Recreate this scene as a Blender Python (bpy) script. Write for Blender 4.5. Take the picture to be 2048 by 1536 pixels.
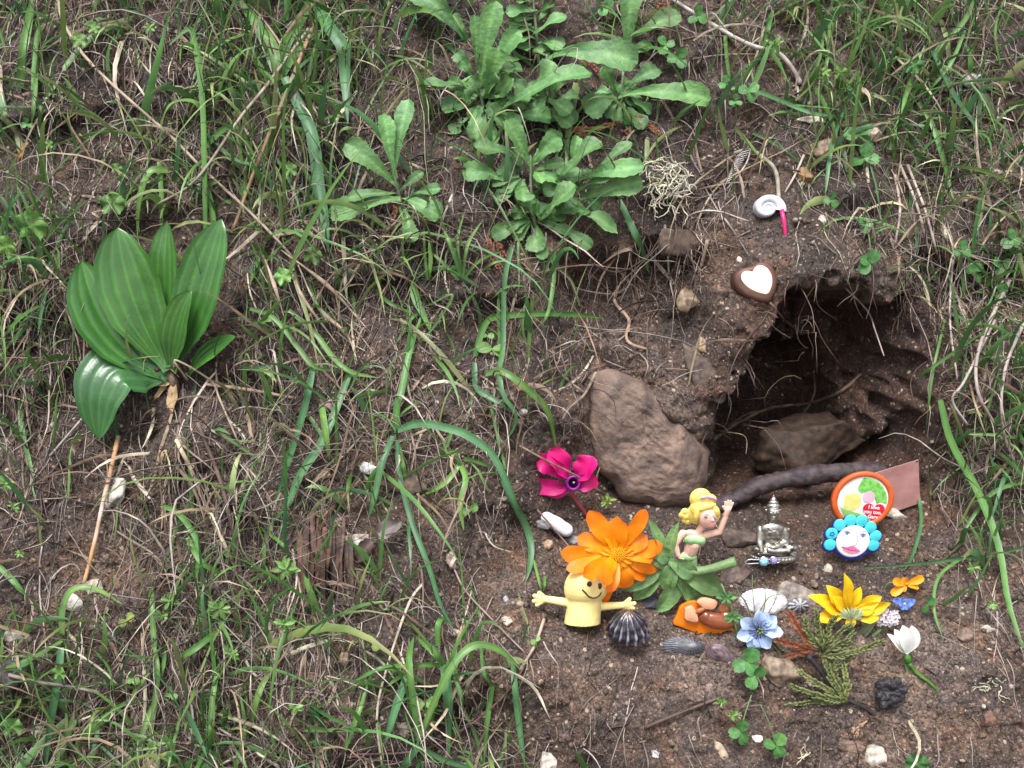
import bpy, math, random
import numpy as np
from mathutils import Vector, Matrix
from mathutils.bvhtree import BVHTree

for _o in list(bpy.data.objects):
    bpy.data.objects.remove(_o)
random.seed(7)
RNG = np.random.default_rng(11)
scene = bpy.context.scene
COL = scene.collection

# ------------------------------------------------------------------ camera, sky, sun, exposure
PITCH = math.radians(25.0)
DIST = 75.0                                   # centimetres from the lens to the middle of the bank
FPX = 1024.0 / math.tan(math.radians(25.0))   # focal length in photograph pixels
XA = np.array([1.0, 0, 0])
VA = np.array([0, math.sin(PITCH), math.cos(PITCH)])
DA = np.array([0, math.cos(PITCH), -math.sin(PITCH)])
CAM = -DIST * DA
S = 0.01                                      # everything below is written in centimetres

cam_data = bpy.data.cameras.new("camera")
cam_data.sensor_width = 36.0
cam_data.lens = 18.0 / math.tan(math.radians(25.0))
cam_data.clip_start = 0.01
cam_data.clip_end = 100.0
camera = bpy.data.objects.new("camera", cam_data)
COL.objects.link(camera)
camera.location = Vector(CAM * S)
camera.rotation_euler = (math.radians(90) - PITCH, 0, 0)
scene.camera = camera

SUN_EL, SUN_AZ = math.radians(72), math.radians(205)   # high, behind the camera, a little to the left
world = bpy.data.worlds.new("World")
scene.world = world
world.use_nodes = True
wn = world.node_tree.nodes
wl = world.node_tree.links
wn.clear()
w_out = wn.new("ShaderNodeOutputWorld")
w_bg = wn.new("ShaderNodeBackground")
w_bg.inputs["Strength"].default_value = 0.10
w_hsv = wn.new("ShaderNodeHueSaturation")
w_hsv.inputs["Saturation"].default_value = 0.22        # cloud cover: the sky is nearly grey
w_sky = wn.new("ShaderNodeTexSky")
w_sky.sky_type = "NISHITA"
w_sky.sun_disc = False
w_sky.sun_elevation = SUN_EL
w_sky.sun_rotation = SUN_AZ
w_sky.dust_density = 4.0
wl.new(w_sky.outputs["Color"], w_hsv.inputs["Color"])
wl.new(w_hsv.outputs["Color"], w_bg.inputs["Color"])
wl.new(w_bg.outputs["Background"], w_out.inputs["Surface"])

sun_data = bpy.data.lights.new("sun", "SUN")
sun_data.energy = 1.5
sun_data.angle = math.radians(24)
sun_data.color = (1.0, 0.98, 0.97)
sun = bpy.data.objects.new("sun", sun_data)
COL.objects.link(sun)
sdir = Vector((math.sin(SUN_AZ) * math.cos(SUN_EL), math.cos(SUN_AZ) * math.cos(SUN_EL), math.sin(SUN_EL)))
sun.rotation_euler = sdir.to_track_quat("Z", "Y").to_euler()
sun.location = sdir * 3

vs = scene.view_settings
vs.view_transform = "Standard"
vs.look = "None"
vs.gamma = 1.0
vs.exposure = 1.75
vs.use_curve_mapping = False
scene.cycles.max_bounces = 6
scene.cycles.diffuse_bounces = 3
scene.cycles.transmission_bounces = 3
scene.cycles.use_denoising = True

# ------------------------------------------------------------------ materials
def mat(name, color, rough=0.6, color2=None, scale=60.0, spec=0.4, metal=0.0, transl=0.0, bump=0.0,
        bscale=300.0, vcol=False, random_amt=0.0, sss=0.0, coat=0.0, detail=4.0, contrast=(0.35, 0.65)):
    m = bpy.data.materials.new(name)
    m.use_nodes = True
    nt = m.node_tree
    n, l = nt.nodes, nt.links
    b = n["Principled BSDF"]
    b.inputs["Roughness"].default_value = rough
    b.inputs["Specular IOR Level"].default_value = spec
    b.inputs["Metallic"].default_value = metal
    if coat:
        b.inputs["Coat Weight"].default_value = coat
        b.inputs["Coat Roughness"].default_value = 0.15
    tc = n.new("ShaderNodeTexCoord")
    csock = None
    if vcol:
        a = n.new("ShaderNodeAttribute")
        a.attribute_name = "Col"
        csock = a.outputs["Color"]
    if color2 is not None or csock is None:
        tx = n.new("ShaderNodeTexNoise")
        tx.inputs["Scale"].default_value = scale
        tx.inputs["Detail"].default_value = detail
        l.new(tc.outputs["Object"], tx.inputs["Vector"])
        r = n.new("ShaderNodeValToRGB")
        r.color_ramp.elements[0].position = contrast[0]
        r.color_ramp.elements[1].position = contrast[1]
        c2 = color2 if color2 is not None else tuple(c * 0.8 for c in color)
        r.color_ramp.elements[0].color = (*c2, 1)
        r.color_ramp.elements[1].color = (*color, 1)
        l.new(tx.outputs["Fac"], r.inputs["Fac"])
        if csock is None:
            csock = r.outputs["Color"]
        else:
            mx = n.new("ShaderNodeMix")
            mx.data_type = "RGBA"
            mx.blend_type = "MULTIPLY"
            mx.inputs[0].default_value = 1.0
            l.new(csock, mx.inputs[6])
            l.new(r.outputs["Color"], mx.inputs[7])
            csock = mx.outputs[2]
    if random_amt:
        oi = n.new("ShaderNodeObjectInfo")
        h = n.new("ShaderNodeHueSaturation")
        mr = n.new("ShaderNodeMapRange")
        mr.inputs[3].default_value = 1 - random_amt
        mr.inputs[4].default_value = 1 + random_amt
        l.new(oi.outputs["Random"], mr.inputs[0])
        l.new(mr.outputs[0], h.inputs["Value"])
        l.new(csock, h.inputs["Color"])
        csock = h.outputs["Color"]
    l.new(csock, b.inputs["Base Color"])
    if sss:
        b.inputs["Subsurface Weight"].default_value = sss
        b.inputs["Subsurface Radius"].default_value = (0.002, 0.0012, 0.0006)
    if bump:
        t2 = n.new("ShaderNodeTexNoise")
        t2.inputs["Scale"].default_value = bscale
        t2.inputs["Detail"].default_value = 5
        l.new(tc.outputs["Object"], t2.inputs["Vector"])
        bp = n.new("ShaderNodeBump")
        bp.inputs["Strength"].default_value = bump
        bp.inputs["Distance"].default_value = 0.001
        l.new(t2.outputs["Fac"], bp.inputs["Height"])
        l.new(bp.outputs["Normal"], b.inputs["Normal"])
    if transl:
        t = n.new("ShaderNodeBsdfTranslucent")
        l.new(csock, t.inputs["Color"])
        ms = n.new("ShaderNodeMixShader")
        ms.inputs[0].default_value = transl
        l.new(b.outputs[0], ms.inputs[1])
        l.new(t.outputs[0], ms.inputs[2])
        l.new(ms.outputs[0], n["Material Output"].inputs["Surface"])
    return m


def soil_material():
    m = bpy.data.materials.new("soil")
    m.use_nodes = True
    nt = m.node_tree
    n, l = nt.nodes, nt.links
    b = n["Principled BSDF"]
    tc = n.new("ShaderNodeTexCoord")
    def noise(sc, det=5.0, rough=0.6):
        t = n.new("ShaderNodeTexNoise")
        t.inputs["Scale"].default_value = sc
        t.inputs["Detail"].default_value = det
        t.inputs["Roughness"].default_value = rough
        l.new(tc.outputs["Object"], t.inputs["Vector"])
        return t
    def ramp(fac, els):
        r = n.new("ShaderNodeValToRGB")
        while len(r.color_ramp.elements) < len(els):
            r.color_ramp.elements.new(0.5)
        for e, (p, c) in zip(r.color_ramp.elements, els):
            e.position = p
            e.color = (*c, 1)
        l.new(fac, r.inputs["Fac"])
        return r
    def mix(fac, a, bb, mode="MIX"):
        x = n.new("ShaderNodeMix")
        x.data_type = "RGBA"
        x.blend_type = mode
        if isinstance(fac, float):
            x.inputs[0].default_value = fac
        else:
            l.new(fac, x.inputs[0])
        l.new(a, x.inputs[6])
        l.new(bb, x.inputs[7])
        return x.outputs[2]
    big = ramp(noise(14, 4).outputs["Fac"], [(0.3, (0.034, 0.023, 0.019)), (0.5, (0.062, 0.043, 0.034)), (0.72, (0.105, 0.075, 0.057))])
    fine = ramp(noise(170, 6, 0.75).outputs["Fac"], [(0.30, (0.30, 0.29, 0.30)), (0.5, (0.95, 0.95, 0.95)), (0.70, (2.0, 1.9, 1.8))])
    c = mix(1.0, big.outputs["Color"], fine.outputs["Color"], "MULTIPLY")
    grit = ramp(noise(520, 4, 0.7).outputs["Fac"], [(0.34, (0.28, 0.27, 0.28)), (0.48, (0.9, 0.9, 0.9)), (0.66, (2.1, 2.0, 1.9))])  # light grains, with shaded pits painted in at the dark end
    c = mix(1.0, c, grit.outputs["Color"], "MULTIPLY")
    hue = ramp(noise(38, 3, 0.6).outputs["Fac"], [(0.38, (0.92, 0.97, 1.10)), (0.5, (1.0, 1.0, 1.0)), (0.64, (1.22, 1.0, 0.82))])
    c = mix(1.0, c, hue.outputs["Color"], "MULTIPLY")
    # earth tones from the mesh, with turf-gap and burrow shade painted in
    att = n.new("ShaderNodeAttribute")
    att.attribute_name = "Col"
    c = mix(1.0, c, att.outputs["Color"], "MULTIPLY")
    # mineral grains
    for sc, thr, col in ((420.0, 0.955, (0.24, 0.19, 0.15)), (900.0, 0.90, (0.20, 0.16, 0.13)), (300.0, 0.985, (0.36, 0.29, 0.22))):
        v = n.new("ShaderNodeTexVoronoi")
        v.inputs["Scale"].default_value = sc
        l.new(tc.outputs["Object"], v.inputs["Vector"])
        sp = n.new("ShaderNodeSeparateColor")
        l.new(v.outputs["Color"], sp.inputs[0])
        g1 = n.new("ShaderNodeMath"); g1.operation = "GREATER_THAN"; g1.inputs[1].default_value = thr
        l.new(sp.outputs[0], g1.inputs[0])
        g2 = n.new("ShaderNodeMath"); g2.operation = "LESS_THAN"; g2.inputs[1].default_value = 0.42
        l.new(v.outputs["Distance"], g2.inputs[0])
        g3 = n.new("ShaderNodeMath"); g3.operation = "MULTIPLY"
        l.new(g1.outputs[0], g3.inputs[0]); l.new(g2.outputs[0], g3.inputs[1])
        rgb = n.new("ShaderNodeRGB"); rgb.outputs[0].default_value = (*col, 1)
        c = mix(g3.outputs[0], c, rgb.outputs[0])
    l.new(c, b.inputs["Base Color"])
    rr = ramp(noise(60, 3).outputs["Fac"], [(0.35, (0.45,) * 3), (0.65, (0.85,) * 3)])
    l.new(rr.outputs["Color"], b.inputs["Roughness"])
    b.inputs["Specular IOR Level"].default_value = 0.45
    bp = n.new("ShaderNodeBump")
    bp.inputs["Strength"].default_value = 1.0
    bp.inputs["Distance"].default_value = 0.0026
    l.new(noise(420, 8, 0.75).outputs["Fac"], bp.inputs["Height"])
    l.new(bp.outputs["Normal"], b.inputs["Normal"])
    return m


M = {}
M["soil"] = soil_material()
M["crumb"] = mat("crumb", (1, 1, 1), 0.75, (0.6, 0.58, 0.56), 500, vcol=True, spec=0.35)
M["grass"] = mat("grass", (1.15, 1.12, 1.0), 0.42, (0.75, 0.8, 0.8), 70, vcol=True, transl=0.3, spec=0.4)
M["straw"] = mat("straw", (1.2, 1.18, 1.15), 0.65, (0.55, 0.52, 0.5), 90, vcol=True, spec=0.3)
M["leaf"] = mat("leaf", (1.15, 1.1, 1.0), 0.5, (0.72, 0.78, 0.8), 140, vcol=True, transl=0.2, random_amt=0.2, bump=0.9, bscale=330)
M["plantain"] = mat("plantain", (1.1, 1.1, 1.0), 0.3, (0.8, 0.8, 0.85), 60, vcol=True, transl=0.12, random_amt=0.1, spec=0.55, bump=0.25, bscale=350)
M["petal"] = mat("petal", (1.08, 1.05, 1.0), 0.5, (0.86, 0.84, 0.82), 110, vcol=True, transl=0.25, bump=0.25, bscale=300)
M["stone"] = mat("stone", (1.4, 1.35, 1.3), 0.75, (0.42, 0.40, 0.38), 190, vcol=True, bump=0.8, bscale=260, random_amt=0.25, detail=8)
M["paint"] = mat("paint", (1, 1, 1), 0.4, (0.82, 0.8, 0.77), 160, vcol=True, spec=0.5)
M["bark"] = mat("bark", (1.25, 1.2, 1.15), 0.7, (0.4, 0.38, 0.4), 160, vcol=True, bump=1.0, bscale=260)

# ------------------------------------------------------------------ mesh helpers (centimetres in, metres out)
def g_thing(name, origin, label, cat, group=None):
    o = bpy.data.objects.new(name, None)
    o.empty_display_size = 0.01
    COL.objects.link(o)
    o.location = Vector(np.asarray(origin, float) * S)
    o["label"] = label
    o["category"] = cat
    if group:
        o["group"] = group
    o["_o"] = [float(x) for x in origin]
    return o


def root_origin(o):
    while o is not None:
        if "_o" in o:
            return np.array(list(o["_o"]))
        o = o.parent
    return np.zeros(3)


def mesh_data(name, verts, faces, material, cols=None, smooth=True):
    me = bpy.data.meshes.new(name)
    verts = np.asarray(verts, dtype=np.float64)
    if isinstance(faces, np.ndarray):
        nv, nf, k = len(verts), len(faces), faces.shape[1]
        me.vertices.add(nv)
        me.vertices.foreach_set("co", (verts * S).astype(np.float32).ravel())
        me.loops.add(nf * k)
        me.loops.foreach_set("vertex_index", faces.astype(np.int32).ravel())
        me.polygons.add(nf)
        me.polygons.foreach_set("loop_start", np.arange(0, nf * k, k, dtype=np.int32))
        me.polygons.foreach_set("loop_total", np.full(nf, k, dtype=np.int32))
        me.update(calc_edges=True)
    else:
        me.from_pydata((verts * S).tolist(), [], faces)
        me.update()
    if smooth:
        me.polygons.foreach_set("use_smooth", np.ones(len(me.polygons), dtype=bool))
    if cols is not None:
        at = me.color_attributes.new("Col", "FLOAT_COLOR", "POINT")
        cc = np.ones((len(verts), 4), dtype=np.float32)
        cc[:, :3] = np.asarray(cols, dtype=np.float32)
        at.data.foreach_set("color", cc.ravel())
    if material is not None:
        me.materials.append(material)
    return me


class Geo:
    def __init__(self):
        self.v, self.f, self.c, self.n = [], [], [], 0

    def add(self, verts, faces, col=(1, 1, 1)):
        verts = np.asarray(verts, float)
        self.v.append(verts)
        self.f.extend([[i + self.n for i in q] for q in faces])
        col = np.asarray(col, float)
        if col.ndim == 1:
            col = np.tile(col, (len(verts), 1))
        self.c.append(col)
        self.n += len(verts)
        return self

    def part(self, name, material, parent=None, smooth=True):
        v = np.concatenate(self.v)
        org = root_origin(parent) if parent is not None else v.mean(0)
        me = mesh_data(name, v - org, self.f, material, np.concatenate(self.c), smooth)
        o = bpy.data.objects.new(name, me)
        COL.objects.link(o)
        if parent is None:
            o.location = Vector(org * S)
            o["_o"] = [float(x) for x in org]
        else:
            o.parent = parent
        return o

    def thing(self, name, material, label, cat, group=None, smooth=True):
        o = self.part(name, material, None, smooth)
        o["label"] = label
        o["category"] = cat
        if group:
            o["group"] = group
        return o


def unit(a):
    a = np.asarray(a, float)
    return a / (np.linalg.norm(a, axis=-1, keepdims=True) + 1e-12)


def catmull(pts, n):
    pts = np.asarray(pts, float)
    if len(pts) == 2:
        return np.array([pts[0] + (pts[1] - pts[0]) * t for t in np.linspace(0, 1, n)])
    p = np.vstack([2 * pts[0] - pts[1], pts, 2 * pts[-1] - pts[-2]])
    seg = len(pts) - 1
    out = []
    for t in np.linspace(0, seg, n):
        i = min(int(t), seg - 1)
        u = t - i
        a, b, c, d = p[i], p[i + 1], p[i + 2], p[i + 3]
        out.append(0.5 * (2 * b + (c - a) * u + (2 * a - 5 * b + 4 * c - d) * u * u + (3 * b - a - 3 * c + d) * u ** 3))
    return np.array(out)


def tube(path, rad, sides=6, knob=0.0):
    path = np.asarray(path, float)
    n = len(path)
    rad = np.full(n, rad, float) if np.isscalar(rad) else np.asarray(rad, float)
    tg = unit(np.gradient(path, axis=0))
    nrm = np.cross(tg[0], [0.31, 0.2, 0.93])
    nrm /= np.linalg.norm(nrm) + 1e-9
    vs_, fs = [], []
    for i in range(n):
        nrm = nrm - tg[i] * np.dot(nrm, tg[i])
        nrm /= np.linalg.norm(nrm) + 1e-9
        bn = np.cross(tg[i], nrm)
        for j in range(sides):
            a = 2 * math.pi * j / sides
            r = rad[i] * (1 + (random.uniform(-knob, knob) if knob else 0))
            vs_.append(path[i] + (nrm * math.cos(a) + bn * math.sin(a)) * r)
    for i in range(n - 1):
        for j in range(sides):
            k = (j + 1) % sides
            fs.append([i * sides + j, i * sides + k, (i + 1) * sides + k, (i + 1) * sides + j])
    fs.append(list(range(sides))[::-1])
    fs.append([(n - 1) * sides + j for j in range(sides)])
    return np.array(vs_), fs


_ICO = {}
def ico(sub=2):
    if sub not in _ICO:
        import bmesh
        bm = bmesh.new()
        bmesh.ops.create_icosphere(bm, subdivisions=sub, radius=1.0)
        _ICO[sub] = (np.array([v.co[:] for v in bm.verts]), [[v.index for v in f.verts] for f in bm.faces])
        bm.free()
    return _ICO[sub]


def ball(c, axes, sub=2):
    """an ellipsoid; axes: 3 vectors"""
    v, f = ico(sub)
    return np.asarray(c, float) + v @ np.asarray(axes, float), f


def capsule(a, b, ra, rb, n=7, sides=12):
    a, b = np.asarray(a, float), np.asarray(b, float)
    d = b - a
    L = np.linalg.norm(d) + 1e-9
    d /= L
    ts, rs = [], []
    for t in np.linspace(-90, 0, 5)[:-1]:
        ts.append(ra * math.sin(math.radians(t))); rs.append(ra * math.cos(math.radians(t)) + 1e-4)
    for t in np.linspace(0, 1, n):
        ts.append(t * L); rs.append(ra + (rb - ra) * t)
    for t in np.linspace(0, 90, 5)[1:]:
        ts.append(L + rb * math.sin(math.radians(t))); rs.append(rb * math.cos(math.radians(t)) + 1e-4)
    return tube(np.array([a + d * t for t in ts]), np.array(rs), sides)


def remesh(geo, voxel, smooth_it=4, factor=0.5):
    me = bpy.data.meshes.new("tmp")
    me.from_pydata(np.concatenate(geo.v).tolist(), [], geo.f)
    ob = bpy.data.objects.new("tmp", me)
    COL.objects.link(ob)
    r = ob.modifiers.new("r", "REMESH")
    r.mode = "VOXEL"
    r.voxel_size = voxel
    s = ob.modifiers.new("s", "SMOOTH")
    s.iterations = smooth_it
    s.factor = factor
    dg = bpy.context.evaluated_depsgraph_get()
    e = ob.evaluated_get(dg).to_mesh()
    v = np.empty(len(e.vertices) * 3)
    e.vertices.foreach_get("co", v)
    f = [list(p.vertices) for p in e.polygons]
    bpy.data.objects.remove(ob)
    bpy.data.meshes.remove(me)
    g = Geo()
    g.add(v.reshape(-1, 3), f)
    return g

# ------------------------------------------------------------------ noise
def _hash(ix, iy, seed):
    h = (ix.astype(np.int64) * 374761393 + iy.astype(np.int64) * 668265263 + seed * 1442695041) & 0xFFFFFFFF
    h = ((h ^ (h >> 13)) * 1274126177) & 0xFFFFFFFF
    h = ((h ^ (h >> 16)) * 2246822519) & 0xFFFFFFFF
    return ((h ^ (h >> 15)) & 0xFFFFFF) / float(0xFFFFFF)


def vnoise(x, y, seed=0):
    x0, y0 = np.floor(x), np.floor(y)
    fx, fy = x - x0, y - y0
    fx = fx * fx * fx * (fx * (fx * 6 - 15) + 10)
    fy = fy * fy * fy * (fy * (fy * 6 - 15) + 10)
    a = _hash(x0, y0, seed); b = _hash(x0 + 1, y0, seed)
    c = _hash(x0, y0 + 1, seed); d = _hash(x0 + 1, y0 + 1, seed)
    return (a + (b - a) * fx + (c - a) * fy + (a - b - c + d) * fx * fy) * 2 - 1


def worley(x, y, seed=0):
    x0, y0 = np.floor(x), np.floor(y)
    best = np.full(x.shape, 9.0)
    for dx in (-1, 0, 1):
        for dy in (-1, 0, 1):
            cx, cy = x0 + dx, y0 + dy
            px = cx + _hash(cx, cy, seed); py = cy + _hash(cx, cy, seed + 91)
            r = 0.5 + 0.8 * _hash(cx, cy, seed + 37)
            best = np.minimum(best, ((x - px) ** 2 + (y - py) ** 2) / (r * r))
    return np.sqrt(best)


def sstep(a, b, x):
    t = np.clip((x - a) / (b - a), 0, 1)
    return t * t * (3 - 2 * t)


def poly_sdf(px, py, poly):
    """signed distance in pixels, positive inside"""
    d = np.full(px.shape, 1e9)
    inside = np.zeros(px.shape, bool)
    n = len(poly)
    for i in range(n):
        x1, y1 = poly[i]; x2, y2 = poly[(i + 1) % n]
        ex, ey = x2 - x1, y2 - y1
        t = np.clip(((px - x1) * ex + (py - y1) * ey) / (ex * ex + ey * ey), 0, 1)
        d = np.minimum(d, (px - x1 - t * ex) ** 2 + (py - y1 - t * ey) ** 2)
        c = ((y1 > py) != (y2 > py)) & (px < (x2 - x1) * (py - y1) / ((y2 - y1) if y2 != y1 else 1e-9) + x1)
        inside ^= c
    d = np.sqrt(d)
    return np.where(inside, d, -d)

# ------------------------------------------------------------------ the bank
K0 = DIST / FPX
CAVE_MOUTH = [(1552, 590), (1640, 566), (1730, 578), (1812, 604), (1850, 665), (1872, 745), (1893, 850), (1880, 940), (1840, 1000),
              (1790, 1050), (1600, 1090), (1470, 1095), (1425, 1040), (1420, 950), (1432, 870), (1450, 800), (1500, 730), (1540, 660)]
BOULDER = [(1172, 790), (1188, 748), (1225, 738), (1275, 755), (1320, 790), (1352, 832), (1400, 862), (1425, 905), (1420, 962), (1385, 1004),
           (1330, 1016), (1262, 1006), (1212, 962), (1186, 905), (1172, 850)]
CAVE_INNER = [(1455, 850), (1500, 765), (1560, 738), (1640, 726), (1715, 742), (1740, 800), (1745, 900), (1700, 960), (1500, 960), (1440, 930)]


def axis(lo, hi, step, far):
    core = np.arange(lo, hi + step, step)
    out = []
    x, d = core[-1], step
    while x < far:
        d *= 1.18
        x += d
        out.append(x)
    inn = []
    x, d = core[0], step
    while x > -far:
        d *= 1.18
        x -= d
        inn.append(x)
    return np.concatenate([inn[::-1], core, out])


def build_ground():
    us = axis(-45, 45, 0.125, 260)
    vs_ = axis(-33, 36, 0.125, 260)
    U, V = np.meshgrid(us, vs_)
    w0 = 0.27 * V
    q = K0 * (1 + np.clip(w0, -40, 40) / DIST)
    px = 1024 + U / q
    py = 768 - V / q
    w = w0.copy()
    w -= 1.6 * np.maximum(0, -45 - V)                       # flattens out to the foot of the bank
    # the little shelf in front of the burrow
    sx = sstep(980, 1180, px)
    shelf = 0.5 * np.clip((1340 - py) * K0, 0, 11)
    back = sstep(820, 990, py)
    w += shelf * sx * (back + (1 - back) * 0.25)
    # turf lip above the soil face, undercut below it
    line = 495 + 40 * vnoise(px / 90, py * 0, 5) + 22 * vnoise(px / 30, py * 0, 6)
    sx2 = sstep(1080, 1160, px) * (1 - sstep(1370, 1450, px))
    w += 2.6 * sstep(0, 34, py - line) * (1 - sstep(120, 300, py - line)) * sx2
    line2 = 565 + 30 * vnoise(px / 80, py * 0, 15)
    sx3 = sstep(600, 690, px) * (1 - sstep(1000, 1100, px))
    w += 1.5 * sstep(0, 30, py - line2) * (1 - sstep(60, 190, py - line2)) * sx3
    line3 = 215 + 30 * vnoise(px / 80, py * 0, 25)
    sx4 = (1 - sstep(300, 420, px))
    w += 1.5 * sstep(0, 30, py - line3) * (1 - sstep(60, 200, py - line3)) * sx4
    line4 = 745 + 30 * vnoise(px / 70, py * 0, 27)
    w += 1.1 * sstep(0, 30, py - line4) * (1 - sstep(60, 200, py - line4)) * (1 - sstep(500, 640, px))
    line5 = 480 + 34 * vnoise(px / 60, py * 0, 28)
    w += 1.6 * sstep(0, 30, py - line5) * (1 - sstep(80, 260, py - line5)) * sstep(1790, 1880, px)
    # the lip over the burrow juts out; the boulder sits in its socket
    w -= 2.4 * np.exp(-((px - 1690) / 190) ** 2 - ((py - 545) / 55) ** 2)
    w -= 1.2 * np.exp(-((px - 1480) / 60) ** 2 - ((py - 660) / 80) ** 2)
    sb = poly_sdf(px, py, BOULDER)
    w += 3.4 * sstep(2, 34, sb)
    # broad relief
    turf = np.clip(1 - sstep(1100, 1300, px) * sstep(950, 1100, py), 0.25, 1)
    w += 1.3 * vnoise(U / 11, V / 9, 1) * turf + 0.85 * vnoise(U / 4.2, V / 3.6, 2) * turf
    w += 0.42 * vnoise(U / 1.7, V / 1.5, 3) * (0.4 + 0.6 * turf) + 0.17 * vnoise(U / 0.75, V / 0.7, 4)
    # crumbly clods
    ux, vx = U + 0.3 * vnoise(U / 0.6, V / 0.6, 8), V + 0.3 * vnoise(U / 0.6, V / 0.6, 9)
    for sc, amp, sd in ((2.6, 0.40, 31), (1.2, 0.28, 32), (0.62, 0.22, 33), (0.38, 0.17, 34)):
        d = worley(ux / sc, vx / sc, sd)
        w -= amp * np.sqrt(np.clip(1 - d * d, 0, 1)) * (0.55 + 0.45 * turf)
    w += 0.09 * vnoise(U / 0.27, V / 0.27, 35)
    w += 0.30 * np.clip(vnoise(U / 0.55, V / 0.5, 36) - .35, 0, 1) + 0.5 * np.clip(vnoise(U / 1.5, V / 1.2, 37) - .45, 0, 1)
    # the burrow
    wx = px + 22 * vnoise(px / 55, py / 55, 41) + 12 * vnoise(px / 22, py / 22, 42)
    wy = py + 22 * vnoise(px / 55, py / 55, 43) + 12 * vnoise(px / 22, py / 22, 44)
    s1 = poly_sdf(wx, wy, CAVE_MOUTH) * K0
    s2 = poly_sdf(wx, wy, CAVE_INNER) * K0
    cap = 11.0 - 6.5 * np.exp(-((px - 1810) / 70) ** 2 - ((py - 920) / 90) ** 2) + 0.9 * vnoise(U / 2.2, V / 2.0, 45) + 0.7 * vnoise(U / 0.9, V / 0.9, 46) + 0.45 * vnoise(U / 0.4, V / 0.4, 48) + 1.2 * vnoise(U / 1.6, V / 1.1, 49)
    floor_cap = 2.0 * np.maximum(0, (1112 - py) * K0)
    d1 = np.minimum(np.maximum(0, s1) * 3.2, cap)
    d2 = np.minimum(np.maximum(0, s2) * 4.5, 18 + 1.0 * vnoise(U / 2, V / 2, 47))
    dep = np.minimum(np.maximum(0, d1 + d2), floor_cap)
    dh = np.array([0, math.cos(math.radians(8)), -math.sin(math.radians(8))])
    P = U[..., None] * XA + V[..., None] * VA + w[..., None] * DA + dep[..., None] * dh
    # earth tones with shade painted in: humus plus turf-gap shade, redder subsoil plus burrow shade, dry grit low down
    hum = np.clip(0.55 + 0.5 * vnoise(px / 210, py / 170, 51) + 0.3 * vnoise(px / 60, py / 50, 52), 0, 1)
    top = 1 - sstep(300, 900, py)
    left = 1 - sstep(700, 1100, px)
    humus_shade = np.clip(hum * (0.35 + 0.75 * top + 0.4 * left), 0, 1)  # humus tone, darkened towards the top to paint shaded turf gaps
    red = sstep(1380, 1500, px) * (1 - sstep(1900, 1990, px)) * sstep(560, 640, py) * (1 - sstep(1020, 1120, py))
    col = np.ones(U.shape + (3,))
    col *= (1.30 - 0.85 * humus_shade)[..., None]
    col *= 1 + red[..., None] * (np.array([0.62, 0.46, 0.38]) - 1)  # burrow soil reddened and darkened, painting in the hollow's shade
    pale = sstep(1120, 1300, py) * sstep(850, 1150, px)
    col *= 1 + 0.25 * pale[..., None]
    ny, nx = U.shape
    idx = np.arange(ny * nx).reshape(ny, nx)
    F = np.stack([idx[:-1, :-1], idx[:-1, 1:], idx[1:, 1:], idx[1:, :-1]], -1).reshape(-1, 4)
    me = mesh_data("ground", P.reshape(-1, 3), F, M["soil"], col.reshape(-1, 3))
    o = bpy.data.objects.new("ground", me)
    COL.objects.link(o)
    o["kind"] = "structure"
    o["label"] = "steep brown earth bank with a dark burrow and a small shelf"
    return o, us, vs_, w


GROUND, GU, GV, GW = build_ground()
bpy.context.view_layer.update()
BVH = BVHTree.FromObject(GROUND, bpy.context.evaluated_depsgraph_get())


def surf_w(P):
    """depth of the bank (before the burrow) under points P, by bilinear lookup"""
    u = P @ XA; v = P @ VA
    i = np.clip(np.searchsorted(GU, u) - 1, 0, len(GU) - 2)
    j = np.clip(np.searchsorted(GV, v) - 1, 0, len(GV) - 2)
    fu = np.clip((u - GU[i]) / (GU[i + 1] - GU[i]), 0, 1)
    fv = np.clip((v - GV[j]) / (GV[j + 1] - GV[j]), 0, 1)
    return (GW[j, i] * (1 - fu) * (1 - fv) + GW[j, i + 1] * fu * (1 - fv) + GW[j + 1, i] * (1 - fu) * fv + GW[j + 1, i + 1] * fu * fv)


def ray(px, py):
    return DA + (px - 1024) / FPX * XA - (py - 768) / FPX * VA


def depth(px, py):
    """distance along the viewing axis to the earth"""
    d = ray(px, py)
    L = np.linalg.norm(d)
    h = BVH.ray_cast(Vector(CAM * S), Vector(d / L))
    if h[0] is None:
        return DIST, -DA
    n = np.array(h[1])
    if np.dot(n, d) > 0:
        n = -n
    return h[3] / S / L, n


def at(px, py, lift=0.0):
    """point on the earth seen at that spot of the photograph, raised towards the viewer by lift cm"""
    t, _ = depth(px, py)
    return CAM + (t - lift) * ray(px, py)


class Frame:
    """an upright or leaning working plane through one point of the ground; coordinates in photograph pixels"""
    def __init__(self, px, py, lift=0.0, lean=0.0, d=None):
        self.px, self.py, self.lean = px, py, lean
        self.d = (depth(px, py)[0] if d is None else d) - lift
        self.k = self.d / FPX
        self.o = CAM + self.d * ray(px, py)

    def pt(self, x, y, z=0.0):
        z = z + self.lean * (self.py - y)
        return CAM + self.d * ray(x, y) - DA * (z * self.k)

    def pts(self, L):
        return np.array([self.pt(*p) for p in L])


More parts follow.
